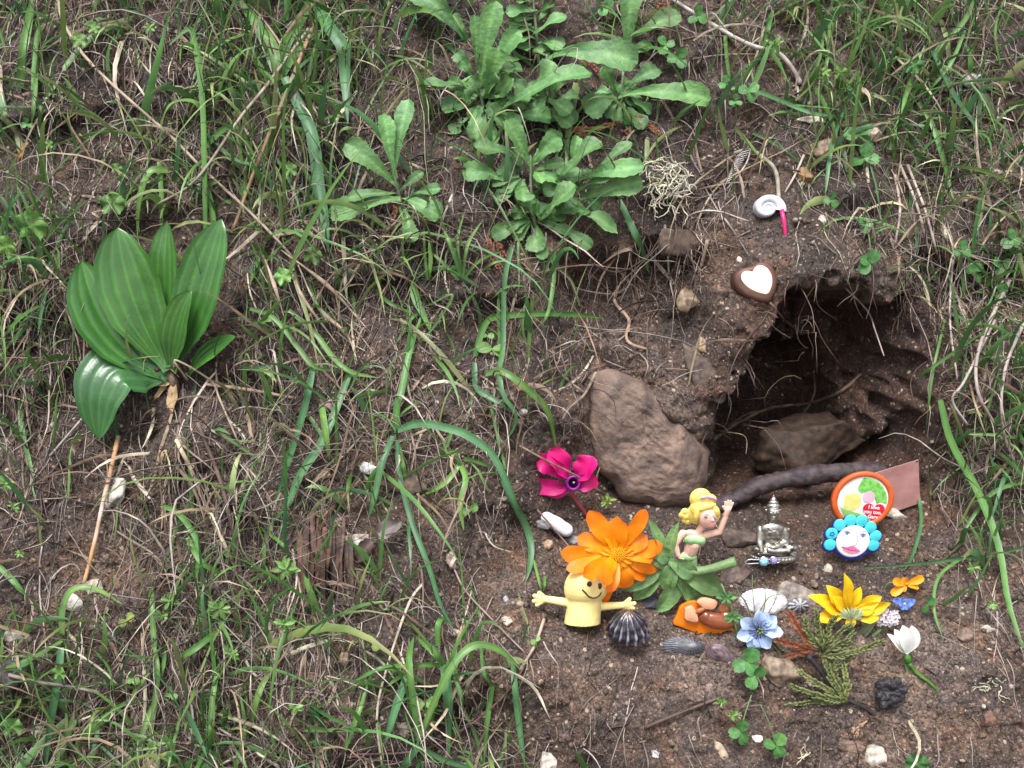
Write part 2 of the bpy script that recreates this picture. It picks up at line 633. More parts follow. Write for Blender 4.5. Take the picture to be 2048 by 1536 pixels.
def px_path(pts, lift=0.3, n=14, lifts=None):
    """a path that follows the bank, held off it by lift cm"""
    pts2 = catmull([(p[0], p[1], 0) for p in pts], n)
    t = np.array([depth(p[0], p[1])[0] for p in pts2])
    if lifts is None:
        s = np.linspace(0, 1, n)
        lf = lift * np.sin(np.pi * (0.12 + 0.8 * s)) + 0.08
    else:
        lf = np.interp(np.linspace(0, 1, n), np.linspace(0, 1, len(lifts)), lifts)
    tm = t.copy()
    for _ in range(4):
        tp = np.concatenate([[tm[0]], tm, [tm[-1]]])
        tm = np.minimum((tp[:-2] + tp[1:-1] + tp[2:]) / 3, t)
    tt = tm - lf
    for _ in range(2):
        tp = np.concatenate([[tt[0]], tt, [tt[-1]]])
        tt = (tp[:-2] + 2 * tp[1:-1] + tp[2:]) / 4
    return np.array([CAM + a * ray(p[0], p[1]) for a, p in zip(tt, pts2)]), tt / FPX

# ------------------------------------------------------------------ leaves, blades, strands
PROF = {
    "spat": ([0, .08, .25, .45, .65, .82, .93, .985, 1], [.24, .22, .32, .62, .94, 1, .82, .45, .04]),
    "lance": ([0, .06, .2, .4, .6, .78, .9, .97, 1], [.2, .2, .46, .88, 1, .86, .55, .24, .02]),
    "ovate": ([0, .08, .25, .45, .7, .88, .97, 1], [.1, .42, .9, 1, .84, .5, .2, .02]),
    "petal": ([0, .1, .3, .6, .8, .93, 1], [.25, .4, .7, 1, .98, .82, .45]),
    "broad": ([0, .1, .3, .55, .8, .93, 1], [.3, .55, .9, 1, .9, .62, .08]),
    "point": ([0, .15, .4, .62, .8, .92, 1], [.3, .5, .9, 1, .72, .34, .02]),
    "blade": ([0, .1, .5, .8, .95, 1], [.7, .9, 1, .75, .3, .03]),
    "round": ([0, .06, .2, .4, .6, .8, .94, 1], [.06, .3, .68, .96, 1, .86, .52, .2]),
}


def sheet(path, width, N, prof="blade", ncr=4, cup=0.1, wave=0.0, serr=0.0, teeth=9, roll=0.0, col=(.1, .2, .06), rib=0.0, tipcol=None, twist=0.0, notch=0.0, ridges=0, ridge_amp=0.0, lighten=None):
    """a thin curved sheet (leaf, petal, blade) along a path"""
    path = np.asarray(path, float)
    n = len(path)
    T = unit(np.gradient(path, axis=0))
    t = np.linspace(0, 1, n)
    wd = np.interp(t, *PROF[prof]) * width
    if serr:
        wd = wd * (1 + serr * ((t * teeth) % 1.0 - 0.5) * (t > 0.35))
    cs = np.linspace(-1, 1, ncr + 1)
    N = np.asarray(N, float)
    ph = random.uniform(0, 6.28)
    vs_, cc = [], []
    col = np.asarray(col, float)
    tip = col if tipcol is None else np.asarray(tipcol, float)
    for i in range(n):
        side = np.cross(T[i], N)
        side /= np.linalg.norm(side) + 1e-9
        nn = np.cross(side, T[i])
        a = roll + twist * t[i]
        sd = side * math.cos(a) + nn * math.sin(a)
        nr = nn * math.cos(a) - side * math.sin(a)
        for c in cs:
            off = cup * wd[i] * abs(c) ** 1.5 + wave * width * math.sin(t[i] * 11 + ph + (1.5 if c > 0 else 0)) * abs(c) ** 2
            if ridges:
                off -= ridge_amp * width * (abs(math.cos(c * ridges * math.pi / 2)) ** 6) * math.sin(math.pi * min(1, t[i] * 1.02 + .02))
            p = path[i] + sd * (c * wd[i] * 0.5) + nr * off
            if notch and t[i] > 0.9:
                p = p - T[i] * notch * width * (1 - abs(c)) * (t[i] - 0.9) * 10
            vs_.append(p)
            k = col + (tip - col) * t[i]
            if rib:
                k = k * (1 + rib * max(0, 1 - abs(c) * 4.5)) if not ridges else k * (1 + rib * abs(math.cos(c * ridges * math.pi / 2)) ** 10)
            cc.append(k)
    m = ncr + 1
    fs = [[i * m + j, i * m + j + 1, (i + 1) * m + j + 1, (i + 1) * m + j] for i in range(n - 1) for j in range(ncr)]
    return np.array(vs_), fs, np.clip(np.array(cc), 0, 1)


def bez(a, b, arch, n):
    a, b = np.asarray(a, float), np.asarray(b, float)
    c = (a + b) / 2 + np.asarray(arch, float)
    t = np.linspace(0, 1, n)[:, None]
    return a * (1 - t) ** 2 + 2 * c * t * (1 - t) + b * t * t


UP = np.array([0, 0, 1.0])


def jit(c, a=0.12):
    return np.asarray(c, float) * (1 + random.uniform(-a, a)) * (1 + RNG.uniform(-a * .4, a * .4, 3))


def green(kind="leaf"):
    base = {"leaf": (.10, .21, .072), "grass": (.09, .195, .05), "blue": (.066, .165, .07), "yellow": (.15, .2, .045), "dark": (.034, .105, .02),
            "clover": (.06, .17, .045), "lime": (.12, .23, .06)}[kind]
    return jit(base, .14)


def off_ground(p, gap=0.35):
    """keep a point in front of the bank"""
    d = p - CAM
    z = d @ DA
    r = d / z
    px = 1024 + (r @ XA) * FPX
    py = 768 - (r @ VA) * FPX
    g = depth(px, py)[0] - gap
    return p if z < g else CAM + r * g

# ------------------------------------------------------------------ stuff: the grass and litter nobody could count
GREEN_MAP = """5556874344456886 3348974222136886 4227865532112556 8757853542100135 7635631431000016 6525522222000017
4322432110000016 2112322210000027 1013331110000013 1124432100000011 3445433200000000 4555433310000000"""
DRY_MAP = """5578775433454555 5689876432334556 3377877643443588 7667877543532498 8646785444321269 8646754454111139
7556544453100038 3266543331000025 1145663320000013 3268763310000012 4578753322111001 5678753322211111"""
SOIL_MAP = """2232122221222111 2332222222232112 4653222224445322 3432222224566642 3443344455666532 3444466666777743
3565667777777743 5875678877777754 7975458888888876 6544346888888888 4333345788888888 3333345677888888"""


def dmap(txt):
    return np.array([[int(c) for c in r] for r in txt.split()], float) / 9.0


def sample_px(dm, n, box=(-170, 2220, -150, 1690)):
    out = []
    while len(out) < n:
        x = RNG.uniform(box[0], box[1], n * 2); y = RNG.uniform(box[2], box[3], n * 2)
        gx = np.clip(x / 128 - .5, 0, 14.999); gy = np.clip(y / 128 - .5, 0, 10.999)
        i, j = gx.astype(int), gy.astype(int)
        fx, fy = gx - i, gy - j
        d = dm[j, i] * (1 - fx) * (1 - fy) + dm[j, i + 1] * fx * (1 - fy) + dm[j + 1, i] * (1 - fx) * fy + dm[j + 1, i + 1] * fx * fy
        d = d ** 1.45 * (0.55 + 0.9 * np.clip(vnoise(x / 70, y / 70, 77) + .35, 0, 1.2))
        ok = RNG.uniform(0, 1, n * 2) < d
        inside = (poly_sdf(x, y, CAVE_MOUTH) > -4) | (poly_sdf(x, y, BOULDER) > -8)
        for a, b in zip(x[ok & ~inside], y[ok & ~inside]):
            out.append((a, b))
    return np.array(out[:n])


def roots(pxs):
    P, N = [], []
    for x, y in pxs:
        t, nn = depth(x, y)
        P.append(CAM + t * ray(x, y)); N.append(nn)
    return np.array(P), np.array(N)


def grow(P, d0, L, bend, K, wiggle=0.0, clear=0.12, curl=None):
    """let N strands grow from P: returns N x K x 3"""
    n = len(P)
    pos = P.copy()
    d = unit(d0)
    out = [pos.copy()]
    lat = RNG.normal(0, 1, (n, 3)) * wiggle
    for j in range(K - 1):
        pos = pos + d * (L / (K - 1))[:, None]
        w = pos @ DA
        g = surf_w(pos) - clear
        over = np.maximum(0, w - g)
        pos = pos - over[:, None] * DA
        out.append(pos.copy())
        if wiggle:
            lat = lat * 0.6 + RNG.normal(0, 1, (n, 3)) * wiggle
        d = unit(d - UP * (bend * (0.3 + 1.4 * j / K))[:, None] + lat)
    return np.stack(out, 1)


def ribbons(name, paths, width, cols, material, label, cat, fold=0.25, profile=(.75, 1, 1, .9, .7, .4, .05)):
    ok = keep_clear(paths)
    paths, width, cols = paths[ok], width[ok], cols[ok]
    n, K, _ = paths.shape
    T = unit(np.gradient(paths, axis=1))
    N = unit(-DA + RNG.normal(0, .75, (n, 3)))[:, None, :]
    side = unit(np.cross(T, np.broadcast_to(N, T.shape)))
    nn = np.cross(side, T)
    pw = np.interp(np.linspace(0, 1, K), np.linspace(0, 1, len(profile)), profile)
    hw = (width[:, None] * pw[None]) [..., None] * 0.5
    V = np.stack([paths - side * hw, paths + nn * hw * fold, paths + side * hw], 2)     # n K 3 3
    idx = np.arange(n * K * 3).reshape(n, K, 3)
    F = np.stack([idx[:, :-1, :-1], idx[:, :-1, 1:], idx[:, 1:, 1:], idx[:, 1:, :-1]], -1).reshape(-1, 4)
    C = np.broadcast_to(cols[:, :, None, :], (n, K, 3, 3)).reshape(-1, 3)
    me = mesh_data(name, V.reshape(-1, 3), F, material, C)
    o = bpy.data.objects.new(name, me)
    COL.objects.link(o)
    o["kind"] = "stuff"; o["label"] = label; o["category"] = cat
    return o


CLEAR = [[(1050, 885), (1420, 930), (1480, 960), (1850, 890), (1870, 1160), (1840, 1420), (1560, 1420), (1330, 1340), (1200, 1300), (1060, 1230)], [(1455, 515), (1560, 515), (1560, 615), (1455, 615)], [(1505, 375), (1590, 375), (1590, 510), (1505, 510)], BOULDER, CAVE_MOUTH,
         [(660, 300), (760, 215), (850, -20), (1370, -20), (1420, 230), (1290, 300), (1290, 400), (1190, 500), (1060, 520), (980, 480), (930, 330), (880, 440), (760, 450)],
         [(170, 540), (250, 460), (350, 445), (490, 445), (500, 560), (420, 660), (490, 680), (400, 760), (300, 800), (240, 880), (165, 800)]]


def keep_clear(paths, share=(0, 0, 0, .06, .15, .72, .14)):
    """the shrine itself is kept free of hanging grass"""
    d = paths.reshape(-1, 3) - CAM
    z = d @ DA
    px = 1024 + (d @ XA) / z * FPX
    py = 768 - (d @ VA) / z * FPX
    ok = np.ones(len(paths), bool)
    for poly, sh in zip(CLEAR, share):
        hit = (poly_sdf(px, py, poly) > 0).reshape(paths.shape[:2]).any(1)
        ok &= ~hit | (RNG.uniform(0, 1, len(paths)) < sh)
    return ok


def strands(name, paths, rad, cols, material, label, cat, sides=3):
    ok = keep_clear(paths) if name == "dry_grass" else keep_clear(paths, (.45, 0, 0, .3, 1, 1, 1) if name == "litter" else (1, 0, 0, 1, 1, 1, 1))
    paths, rad, cols = paths[ok], rad[ok], cols[ok]
    n, K, _ = paths.shape
    T = unit(np.gradient(paths, axis=1))
    a = unit(np.cross(T, np.array([0.3, 0.1, 0.95])))
    b = np.cross(T, a)
    taper = np.interp(np.linspace(0, 1, K), [0, .7, 1], [1, .8, .25])
    r = (rad[:, None] * taper[None])[..., None]
    rings = [paths + (a * math.cos(2 * math.pi * s / sides) + b * math.sin(2 * math.pi * s / sides)) * r for s in range(sides)]
    V = np.stack(rings, 2)
    idx = np.arange(n * K * sides).reshape(n, K, sides)
    nx = np.roll(idx, -1, axis=2)
    F = np.stack([idx[:, :-1], nx[:, :-1], nx[:, 1:], idx[:, 1:]], -1).reshape(-1, 4)
    C = np.broadcast_to(cols[:, :, None, :], (n, K, sides, 3)).reshape(-1, 3)
    me = mesh_data(name, V.reshape(-1, 3), F, material, C)
    o = bpy.data.objects.new(name, me)
    COL.objects.link(o)
    o["kind"] = "stuff"; o["label"] = label; o["category"] = cat
    return o


def pick(pal, n, var=0.18):
    pal = np.array(pal)
    c = pal[RNG.integers(0, len(pal), n)]
    return np.clip(c * RNG.uniform(1 - var, 1 + var, (n, 1)) * RNG.uniform(.94, 1.06, (n, 3)), 0, 1)


def scatter_stuff():
    # green grass
    n = 3500
    px = sample_px(dmap(GREEN_MAP), n)
    P, N = roots(px)
    L = np.clip(RNG.lognormal(math.log(4.6), .45, n), 1.6, 12)
    d0 = UP * RNG.uniform(.5, 1.3, (n, 1)) + N * RNG.uniform(.1, .9, (n, 1)) + RNG.normal(0, .42, (n, 3))
    hang = RNG.uniform(0, 1, n) < 0.22
    d0[hang] = N[hang] * .8 - UP * RNG.uniform(.1, .9, (hang.sum(), 1)) + RNG.normal(0, .4, (hang.sum(), 3))
    K = 8
    paths = grow(P, d0, L, RNG.uniform(.02, .42, n), K, .05)
    c = pick([(.075, .175, .045), (.11, .22, .06), (.062, .155, .065), (.15, .235, .075), (.048, .125, .035), (.2, .24, .10), (.09, .195, .055)], n)
    t = np.linspace(0, 1, K)[None, :, None]
    pale = np.array([.22, .22, .10])
    cols = c[:, None, :] * (0.8 + .35 * t) + (pale - c[:, None, :]) * (np.maximum(0, .25 - t) * 1.6)
    tip = (RNG.uniform(0, 1, n) < .16)[:, None, None] * np.maximum(0, t - .55) * 1.8
    cols = cols * (1 - tip) + np.array([.3, .22, .12]) * tip
    ribbons("grass", paths, np.clip(np.where(RNG.uniform(0, 1, n) < .25, 1.7, 1.0) * RNG.lognormal(math.log(.17), .42, n), .07, .6), cols, M["grass"], "fine green grass growing all over the bank", "grass")
    # dry stalks and dead grass hanging down the bank
    n = 9800
    px = sample_px(dmap(DRY_MAP), n)
    P, N = roots(px)
    L = np.clip(RNG.lognormal(math.log(3.5), .55, n), 1.0, 12)
    d0 = -UP * RNG.uniform(-.2, 1.5, (n, 1)) + N * RNG.uniform(.1, .7, (n, 1)) + RNG.normal(0, .36, (n, 3))
    K = 8
    paths = grow(P + N * .15, d0, L, RNG.uniform(.05, .5, n), K, .14, clear=.08)
    c = pick([(.23, .195, .17), (.15, .115, .095), (.075, .05, .042), (.33, .29, .26), (.045, .032, .029), (.19, .16, .145), (.06, .042, .038), (.10, .072, .062), (.27, .235, .21)], n, .25)
    cols = np.repeat(c[:, None, :], K, 1) * RNG.uniform(.8, 1.2, (n, K, 1))
    strands("dry_grass", paths, np.clip(RNG.lognormal(math.log(.034), .45, n), .016, .10), cols, M["straw"], "dead dry grass and thin straw hanging down the bank", "dry grass")
    # flat dead blades
    n = 1300
    px = sample_px(dmap(DRY_MAP), n)
    P, N = roots(px)
    L = np.clip(RNG.lognormal(math.log(4.6), .4, n), 1.5, 11)
    d0 = -UP * RNG.uniform(-.6, 1.0, (n, 1)) + N * RNG.uniform(.1, .6, (n, 1)) + RNG.normal(0, .5, (n, 3))
    paths = grow(P + N * .1, d0, L, RNG.uniform(.05, .4, n), K, .08, clear=.1)
    c = pick([(.34, .28, .2), (.24, .18, .12), (.14, .095, .065), (.40, .36, .28), (.18, .13, .10)], n)
    cols = np.repeat(c[:, None, :], K, 1)
    ribbons("dead_grass_blades", paths, np.clip(RNG.lognormal(math.log(.15), .35, n), .07, .32), cols, M["straw"], "flat faded dead grass blades lying on the bank", "dead grass")
    # short litter: bits of stalk, root and bark
    n = 9000
    px = sample_px(np.clip(dmap(DRY_MAP) * .8 + .12, 0, 1), n)
    P, N = roots(px)
    L = RNG.uniform(.3, 1.9, n)
    d0 = RNG.normal(0, 1, (n, 3)) - N * .2
    paths = grow(P + N * .08, d0, L, np.full(n, .1), 4, .2, clear=.04)
    c = pick([(.05, .033, .026), (.08, .052, .038), (.15, .10, .07), (.22, .18, .14), (.035, .026, .024)], n, .3)
    strands("litter", paths, RNG.uniform(.02, .07, n), np.repeat(c[:, None, :], 4, 1), M["straw"], "scraps of root, stalk and bark strewn over the soil", "litter")
    # soil crumbs and grit
    iv, jf = ico(1)
    jf = np.array(jf)
    n = 30000
    px = sample_px(dmap(SOIL_MAP), n)
    P, N = roots(px)
    r = np.clip(RNG.lognormal(math.log(.055), .5, n), .025, .24)
    var = iv[None] * RNG.uniform(.7, 1.25, (n, len(iv), 1)) * RNG.uniform(.6, 1.2, (n, 1, 3))
    Vv = var * r[:, None, None] + (P + N * (r * .25)[:, None])[:, None, :]
    F = (jf[None] + (np.arange(n) * len(iv))[:, None, None]).reshape(-1, 3)
    c = pick([(.075, .05, .038), (.06, .042, .034), (.10, .07, .05), (.085, .06, .046), (.13, .095, .07), (.05, .036, .03), (.07, .05, .04), (.26, .21, .17), (.09, .062, .05)], n, .3)
    me = mesh_data("soil_crumbs", Vv.reshape(-1, 3), F, M["crumb"], np.repeat(c[:, None, :], len(iv), 1).reshape(-1, 3), smooth=False)
    o = bpy.data.objects.new("soil_crumbs", me)
    COL.objects.link(o)
    o["kind"] = "stuff"; o["label"] = "loose crumbs of earth and grit on the bank"; o["category"] = "soil"
    # rootlets hanging from the lip of the burrow and along the undercut
    pts = []
    for i in range(len(CAVE_MOUTH)):
        a, b = CAVE_MOUTH[i], CAVE_MOUTH[(i + 1) % len(CAVE_MOUTH)]
        if max(a[1], b[1]) < 880:
            m = 7
            for _ in range(m):
                s = random.random()
                pts.append((a[0] + (b[0] - a[0]) * s + random.uniform(-18, 18), a[1] + (b[1] - a[1]) * s - random.uniform(2, 26)))
    for _ in range(90):
        pts.append((random.uniform(1110, 1400), random.uniform(470, 560)))
    for _ in range(40):
        pts.append((random.uniform(650, 1060), random.uniform(545, 600)))
    for _ in range(60):
        pts.append((random.uniform(1110, 1240), random.uniform(600, 860)))
    n = len(pts)
    P, N = roots(pts)
    L = RNG.uniform(1.2, 4.6, n)
    d0 = N * RNG.uniform(.3, 1, (n, 1)) - UP * .5 + RNG.normal(0, .35, (n, 3))
    paths = grow(P, d0, L, np.full(n, .35), 8, .22, clear=.1)
    c = pick([(.07, .045, .035), (.12, .08, .06), (.2, .15, .11), (.05, .035, .03)], n)
    strands("rootlets", paths, RNG.uniform(.018, .05, n), np.repeat(c[:, None, :], 8, 1), M["straw"], "thin rootlets dangling from the undercut turf and the burrow lip", "roots")


scatter_stuff()

# ------------------------------------------------------------------ stones
def stone_mesh(seed, sub=2, rough=0.22, flat=1.0, facets=12):
    rs = np.random.default_rng(seed)
    v, f = ico(sub)
    v = v.copy()
    for _ in range(facets):                      # broken faces
        d = unit(rs.normal(0, 1, 3))
        h = rs.uniform(.5, .85)
        s = v @ d
        v = v - np.outer(np.maximum(0, s - h), d) * .96
    for fq, am in ((2.2, .15), (5.5, .07), (12, .035)):
        k = rs.normal(0, 1, (5, 3)) * fq
        ph = rs.uniform(0, 6.28, 5)
        v = v * (1 + rough / .22 * am * .3 * np.sin(v @ k.T + ph).sum(1, keepdims=True))
    return v * np.array([1, 1, flat]), f


def stone(px, py, w, h, label, col=(.22, .19, .17), name="stone", sub=4, rot=0, seed=None, sink=.3, thick=.7, group=None, cat="stone", parent=None, d=None, lean=0.0, rough=.22):
    seed = seed if seed is not None else int(px * 7 + py)
    v, f = stone_mesh(seed, sub, rough)
    fr = Frame(px, py, 0, lean, d)
    v = v / np.abs(v).max(0)
    c, s = math.cos(math.radians(rot)), math.sin(math.radians(rot))
    x = v[:, 0] * w / 2; y = v[:, 1] * h / 2; z = v[:, 2] * thick * min(w, h) / 2
    X, Y = x * c - y * s, x * s + y * c
    zz = z + thick * min(w, h) * (.5 - sink)
    P = np.array([fr.pt(px + a, py - b, q) for a, b, q in zip(X, Y, zz)])
    rs = np.random.default_rng(seed)
    cc = np.asarray(col) * rs.uniform(.85, 1.15, (len(v), 1))
    g = Geo().add(P, f, np.clip(cc, 0, 1))
    if parent is not None:
        return g.part(name, M["stone"], parent)
    return g.thing(name, M["stone"], label, cat, group)


def boulder():
    # the big rock left of the burrow, flat-faced, its outline read from the photograph
    out = BOULDER
    db, dt = depth(1300, 1035)[0], min(depth(1215, 722)[0], depth(1290, 745)[0])
    lean = (db - dt) / (db / FPX) / 310
    fr = Frame(1300, 1016, 0, lean, db - .3)
    oc = catmull([(a, b, 0) for a, b in out + [out[0]]], 121)[:-1]
    oc[:, 0] += 5 * vnoise(oc[:, 0] / 26, oc[:, 1] / 26, 71) + 2.5 * vnoise(oc[:, 0] / 9, oc[:, 1] / 9, 72)
    oc[:, 1] += 5 * vnoise(oc[:, 0] / 26, oc[:, 1] / 26, 73)
    cx, cy = 1296, 890
    V, C = [], []
    rings = 30
    rs = np.random.default_rng(4)
    for i in range(rings + 1):
        s = 1 - (i / rings)
        for (x, y, _) in oc:
            dx, dy = (x - cx) * s, (y - cy) * s
            jitr = 3.2 * vnoise(np.array([x * s / 14.]), np.array([y * s / 14. + 7]), 3)[0] + 5 * vnoise(np.array([(cx + dx) / 42.]), np.array([(cy + dy) / 42.]), 5)[0]
            X_, Y_ = np.array([cx + dx]), np.array([cy + dy])
            jitr += 1.6 * vnoise(X_ / 9, Y_ / 9, 74)[0] + 1.0 * vnoise(X_ / 4.5, Y_ / 4.5, 75)[0] - 7 * max(0, .25 - abs(vnoise(X_ / 60, Y_ / 50, 76)[0] - .1)) * 2
            z = 30 * (1 - s ** 7.0) - 20 + jitr * (1 - s ** 10) - 0.10 * dy + (8 if dx > 40 else 0) * 0
            z -= max(0, (dx - dy * .55 - 52)) * .42      # the face breaks away on the right
            V.append(fr.pt(cx + dx, cy + dy, z))
            k = .9 + .18 * vnoise(np.array([(cx + dx) / 30.]), np.array([(cy + dy) / 26.]), 9)[0]
            C.append(np.array([.135, .096, .078]) * k)
    m = len(oc)
    F = []
    for i in range(rings):
        for j in range(m):
            k = (j + 1) % m
            F.append([i * m + j, (i + 1) * m + j, (i + 1) * m + k, i * m + k])
    # back, sunk in the bank
    b0 = len(V)
    for (x, y, _) in oc:
        V.append(fr.pt(cx + (x - cx) * .9, cy + (y - cy) * .9, -130)); C.append((.1, .075, .06))
    for j in range(m):
        k = (j + 1) % m
        F.append([j, k, b0 + k, b0 + j])
    F.append([b0 + j for j in range(m)])
    g = Geo().add(V, F, np.array(C))
    mm = mat("boulder_rock", (1.35, 1.28, 1.2), .72, (.5, .48, .5), 70, vcol=True, bump=1.0, bscale=420, detail=12)
    return g.thing("boulder", mm, "large flat-faced brown boulder set in the bank beside the burrow", "rock")


boulder()
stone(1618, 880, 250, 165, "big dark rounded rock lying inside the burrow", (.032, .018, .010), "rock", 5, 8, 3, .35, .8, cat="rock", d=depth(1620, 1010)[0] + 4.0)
stone(1376, 600, 46, 58, "pale ochre angular stone sticking out of the soil below the heart", (.25, .19, .13), rot=-25, seed=12)
stone(1405, 690, 22, 36, "small tan stone embedded in the soil face under the ochre stone", (.26, .19, .13), rot=10)
stone(1400, 745, 62, 150, "grey brown slab wedged upright between boulder and burrow", (.075, .056, .046), rot=28, thick=.5, sink=.45, seed=5)
stone(1345, 482, 88, 76, "brown block of rock under the lichen tuft", (.075, .052, .038), rot=20, thick=.6, sink=.42, seed=5)
stone(1608, 352, 46, 38, "orange brown stone above the snail shell", (.20, .115, .06), rot=8, seed=15)
stone(1648, 300, 60, 44, "pale brown flat stone near the round clover leaves", (.17, .125, .085), rot=15)
stone(1645, 440, 20, 22, "small white chip of stone right of the snail shell", (.5, .47, .43))
stone(1478, 520, 12, 14, "tiny pink white pebble above the heart", (.6, .45, .4))
stone(1295, 130, 34, 18, "white flat pebble among the leaves near the top", (.55, .5, .44), thick=.5)
stone(1945, 160, 52, 34, "bluish white stone in the grass at upper right", (.38, .38, .42), seed=3)
stone(1622, 240, 60, 16, "long pale cream chip lying above the orange stone", (.5, .46, .38), thick=.5)
stone(1745, 270, 40, 30, "pinkish stone behind the round clover leaves", (.35, .27, .23))
stone(232, 985, 44, 72, "rough white stone lying against the tan stalk", (.42, .40, .36), rot=-12, seed=21, rough=.4)
stone(150, 1208, 40, 46, "grey white stone at the foot of the tan stalk", (.36, .34, .33), rot=10, seed=22)
stone(195, 1175, 52, 40, "greyish speckled stone beside the white one at the stalk foot", (.27, .24, .20), seed=23)
stone(24, 1273, 48, 26, "cream white stone at the left edge of the bank", (.42, .38, .34), seed=24)
stone(75, 1458, 26, 24, "small whitish pebble near the lobed leaf at lower left", (.38, .36, .33))
stone(22, 1345, 70, 70, "dark grey stone half buried at the left edge", (.085, .08, .08), sink=.4)
stone(742, 935, 44, 30, "bluish white quartz chip left of the long grass stem", (.42, .42, .44), seed=25)
stone(648, 948, 30, 22, "tan pebble near the crossed grass blades", (.26, .20, .14))
stone(905, 1120, 36, 40, "speckled pinkish pebble in the bare soil", (.3, .24, .21), rough=.4, seed=26)
stone(712, 1085, 30, 22, "white chip of quartz beside the grey dead leaf", (.5, .49, .46))
stone(1013, 1240, 24, 24, "cream pebble left of the yellow finger puppet", (.5, .42, .35))
stone(1012, 1200, 14, 18, "tiny bluish grey pebble above the cream one", (.34, .35, .38))
stone(690, 1318, 26, 34, "brown stone with a white chip in the lower grass", (.26, .20, .14))
stone(808, 1460, 30, 34, "round grey brown pebble beside the grass tuft", (.17, .14, .12), seed=27)
stone(1092, 1525, 44, 50, "pale grey stone at the bottom edge below the bare soil", (.36, .33, .29), seed=28)
stone(1745, 1512, 50, 52, "pale grey white stone at the bottom below the dark seed cone", (.36, .33, .29), seed=29)
stone(1700, 1490, 64, 30, "flat brown stone beside the pale one at the bottom", (.17, .12, .095), rot=-18, thick=.5)
stone(1440, 1500, 30, 46, "tan white stone by the clover at the bottom", (.30, .24, .18), rot=20)
stone(1513, 1477, 24, 16, "white pebble between two clovers at the bottom", (.5, .46, .42))
stone(1310, 1507, 20, 18, "small bluish pebble in the bare soil at the bottom", (.36, .38, .42))
stone(1656, 1137, 26, 22, "cream pebble behind the yellow flower", (.45, .42, .36))
stone(1790, 1030, 60, 26, "grey white pebble under the copper plate", (.33, .31, .27), rot=-10)
stone(1975, 1258, 34, 22, "pale stone on the bare soil at the right", (.36, .33, .30))
stone(1925, 1268, 40, 34, "brown lump of stone right of the snowdrop stem", (.17, .125, .10))
stone(1975, 1435, 34, 40, "reddish brown stone at the lower right", (.15, .085, .06))
stone(1120, 1050, 34, 22, "grey slate pebble behind the white slit shell", (.16, .16, .17), rot=-20, seed=41)
stone(1145, 1082, 34, 28, "grey pebble under the end of the white slit shell", (.19, .185, .19), rot=10, seed=42)
stone(1078, 1048, 52, 20, "flat bluish grey pebble left of the white slit shell", (.17, .175, .185), rot=-14, seed=43)
stone(1305, 1205, 60, 38, "dark slate pebble under the calendula leaves", (.035, .038, .05), seed=44)
stone(1590, 1188, 92, 56, "smooth grey oval pebble behind the yellow flower petals", (.15, .13, .12), rot=-24, seed=45, rough=.08, thick=.55)
stone(1560, 1345, 96, 66, "rough tan stone under the blue flower", (.22, .17, .125), rot=-34, seed=46)
stone(1470, 1150, 70, 40, "brown flat stone behind the calendula stem", (.095, .07, .06), seed=47)
stone(1480, 1075, 90, 50, "dark brown lump of stone left of the metal figure", (.06, .045, .036), seed=48)
stone(1330, 985, 20, 14, "small brown chip resting on the ledge under the boulder", (.12, .09, .07))
stone(1095, 1090, 26, 24, "tan grainy pebble left of the orange petals", (.3, .21, .15))
stone(800, 965, 120, 50, "flat brown stone flush with the soil by the grass stem", (.11, .08, .062), thick=.3, sink=.42, seed=51)

# small pebbles bedded in the soil
PEB = [mesh_data("pebble", stone_mesh(100 + i, 1 if i % 2 else 2, .25)[0], stone_mesh(100 + i, 1 if i % 2 else 2, .25)[1], M["stone"], np.tile(c, (len(stone_mesh(100 + i, 1 if i % 2 else 2, .25)[0]), 1)))
       for i, c in enumerate([(.13, .095, .075), (.22, .17, .13), (.10, .075, .06), (.33, .28, .24), (.15, .11, .085), (.19, .165, .155), (.12, .085, .06), (.24, .17, .115)])]
_pp = sample_px(dmap(SOIL_MAP), 240, (0, 2048, 0, 1536))
for x, y in _pp:
    t, nn = depth(x, y)
    o = bpy.data.objects.new("pebble", random.choice(PEB))
    COL.objects.link(o)
    o.parent = GROUND
    r = min(.62, random.lognormvariate(math.log(.19), .42))
    o.location = Vector((CAM + t * ray(x, y) + nn * r * .2) * S)
    o.rotation_euler = (random.uniform(0, 6), random.uniform(0, 6), random.uniform(0, 6))
    o.scale = (r * random.uniform(.8, 1.3), r, r * random.uniform(.55, .9))

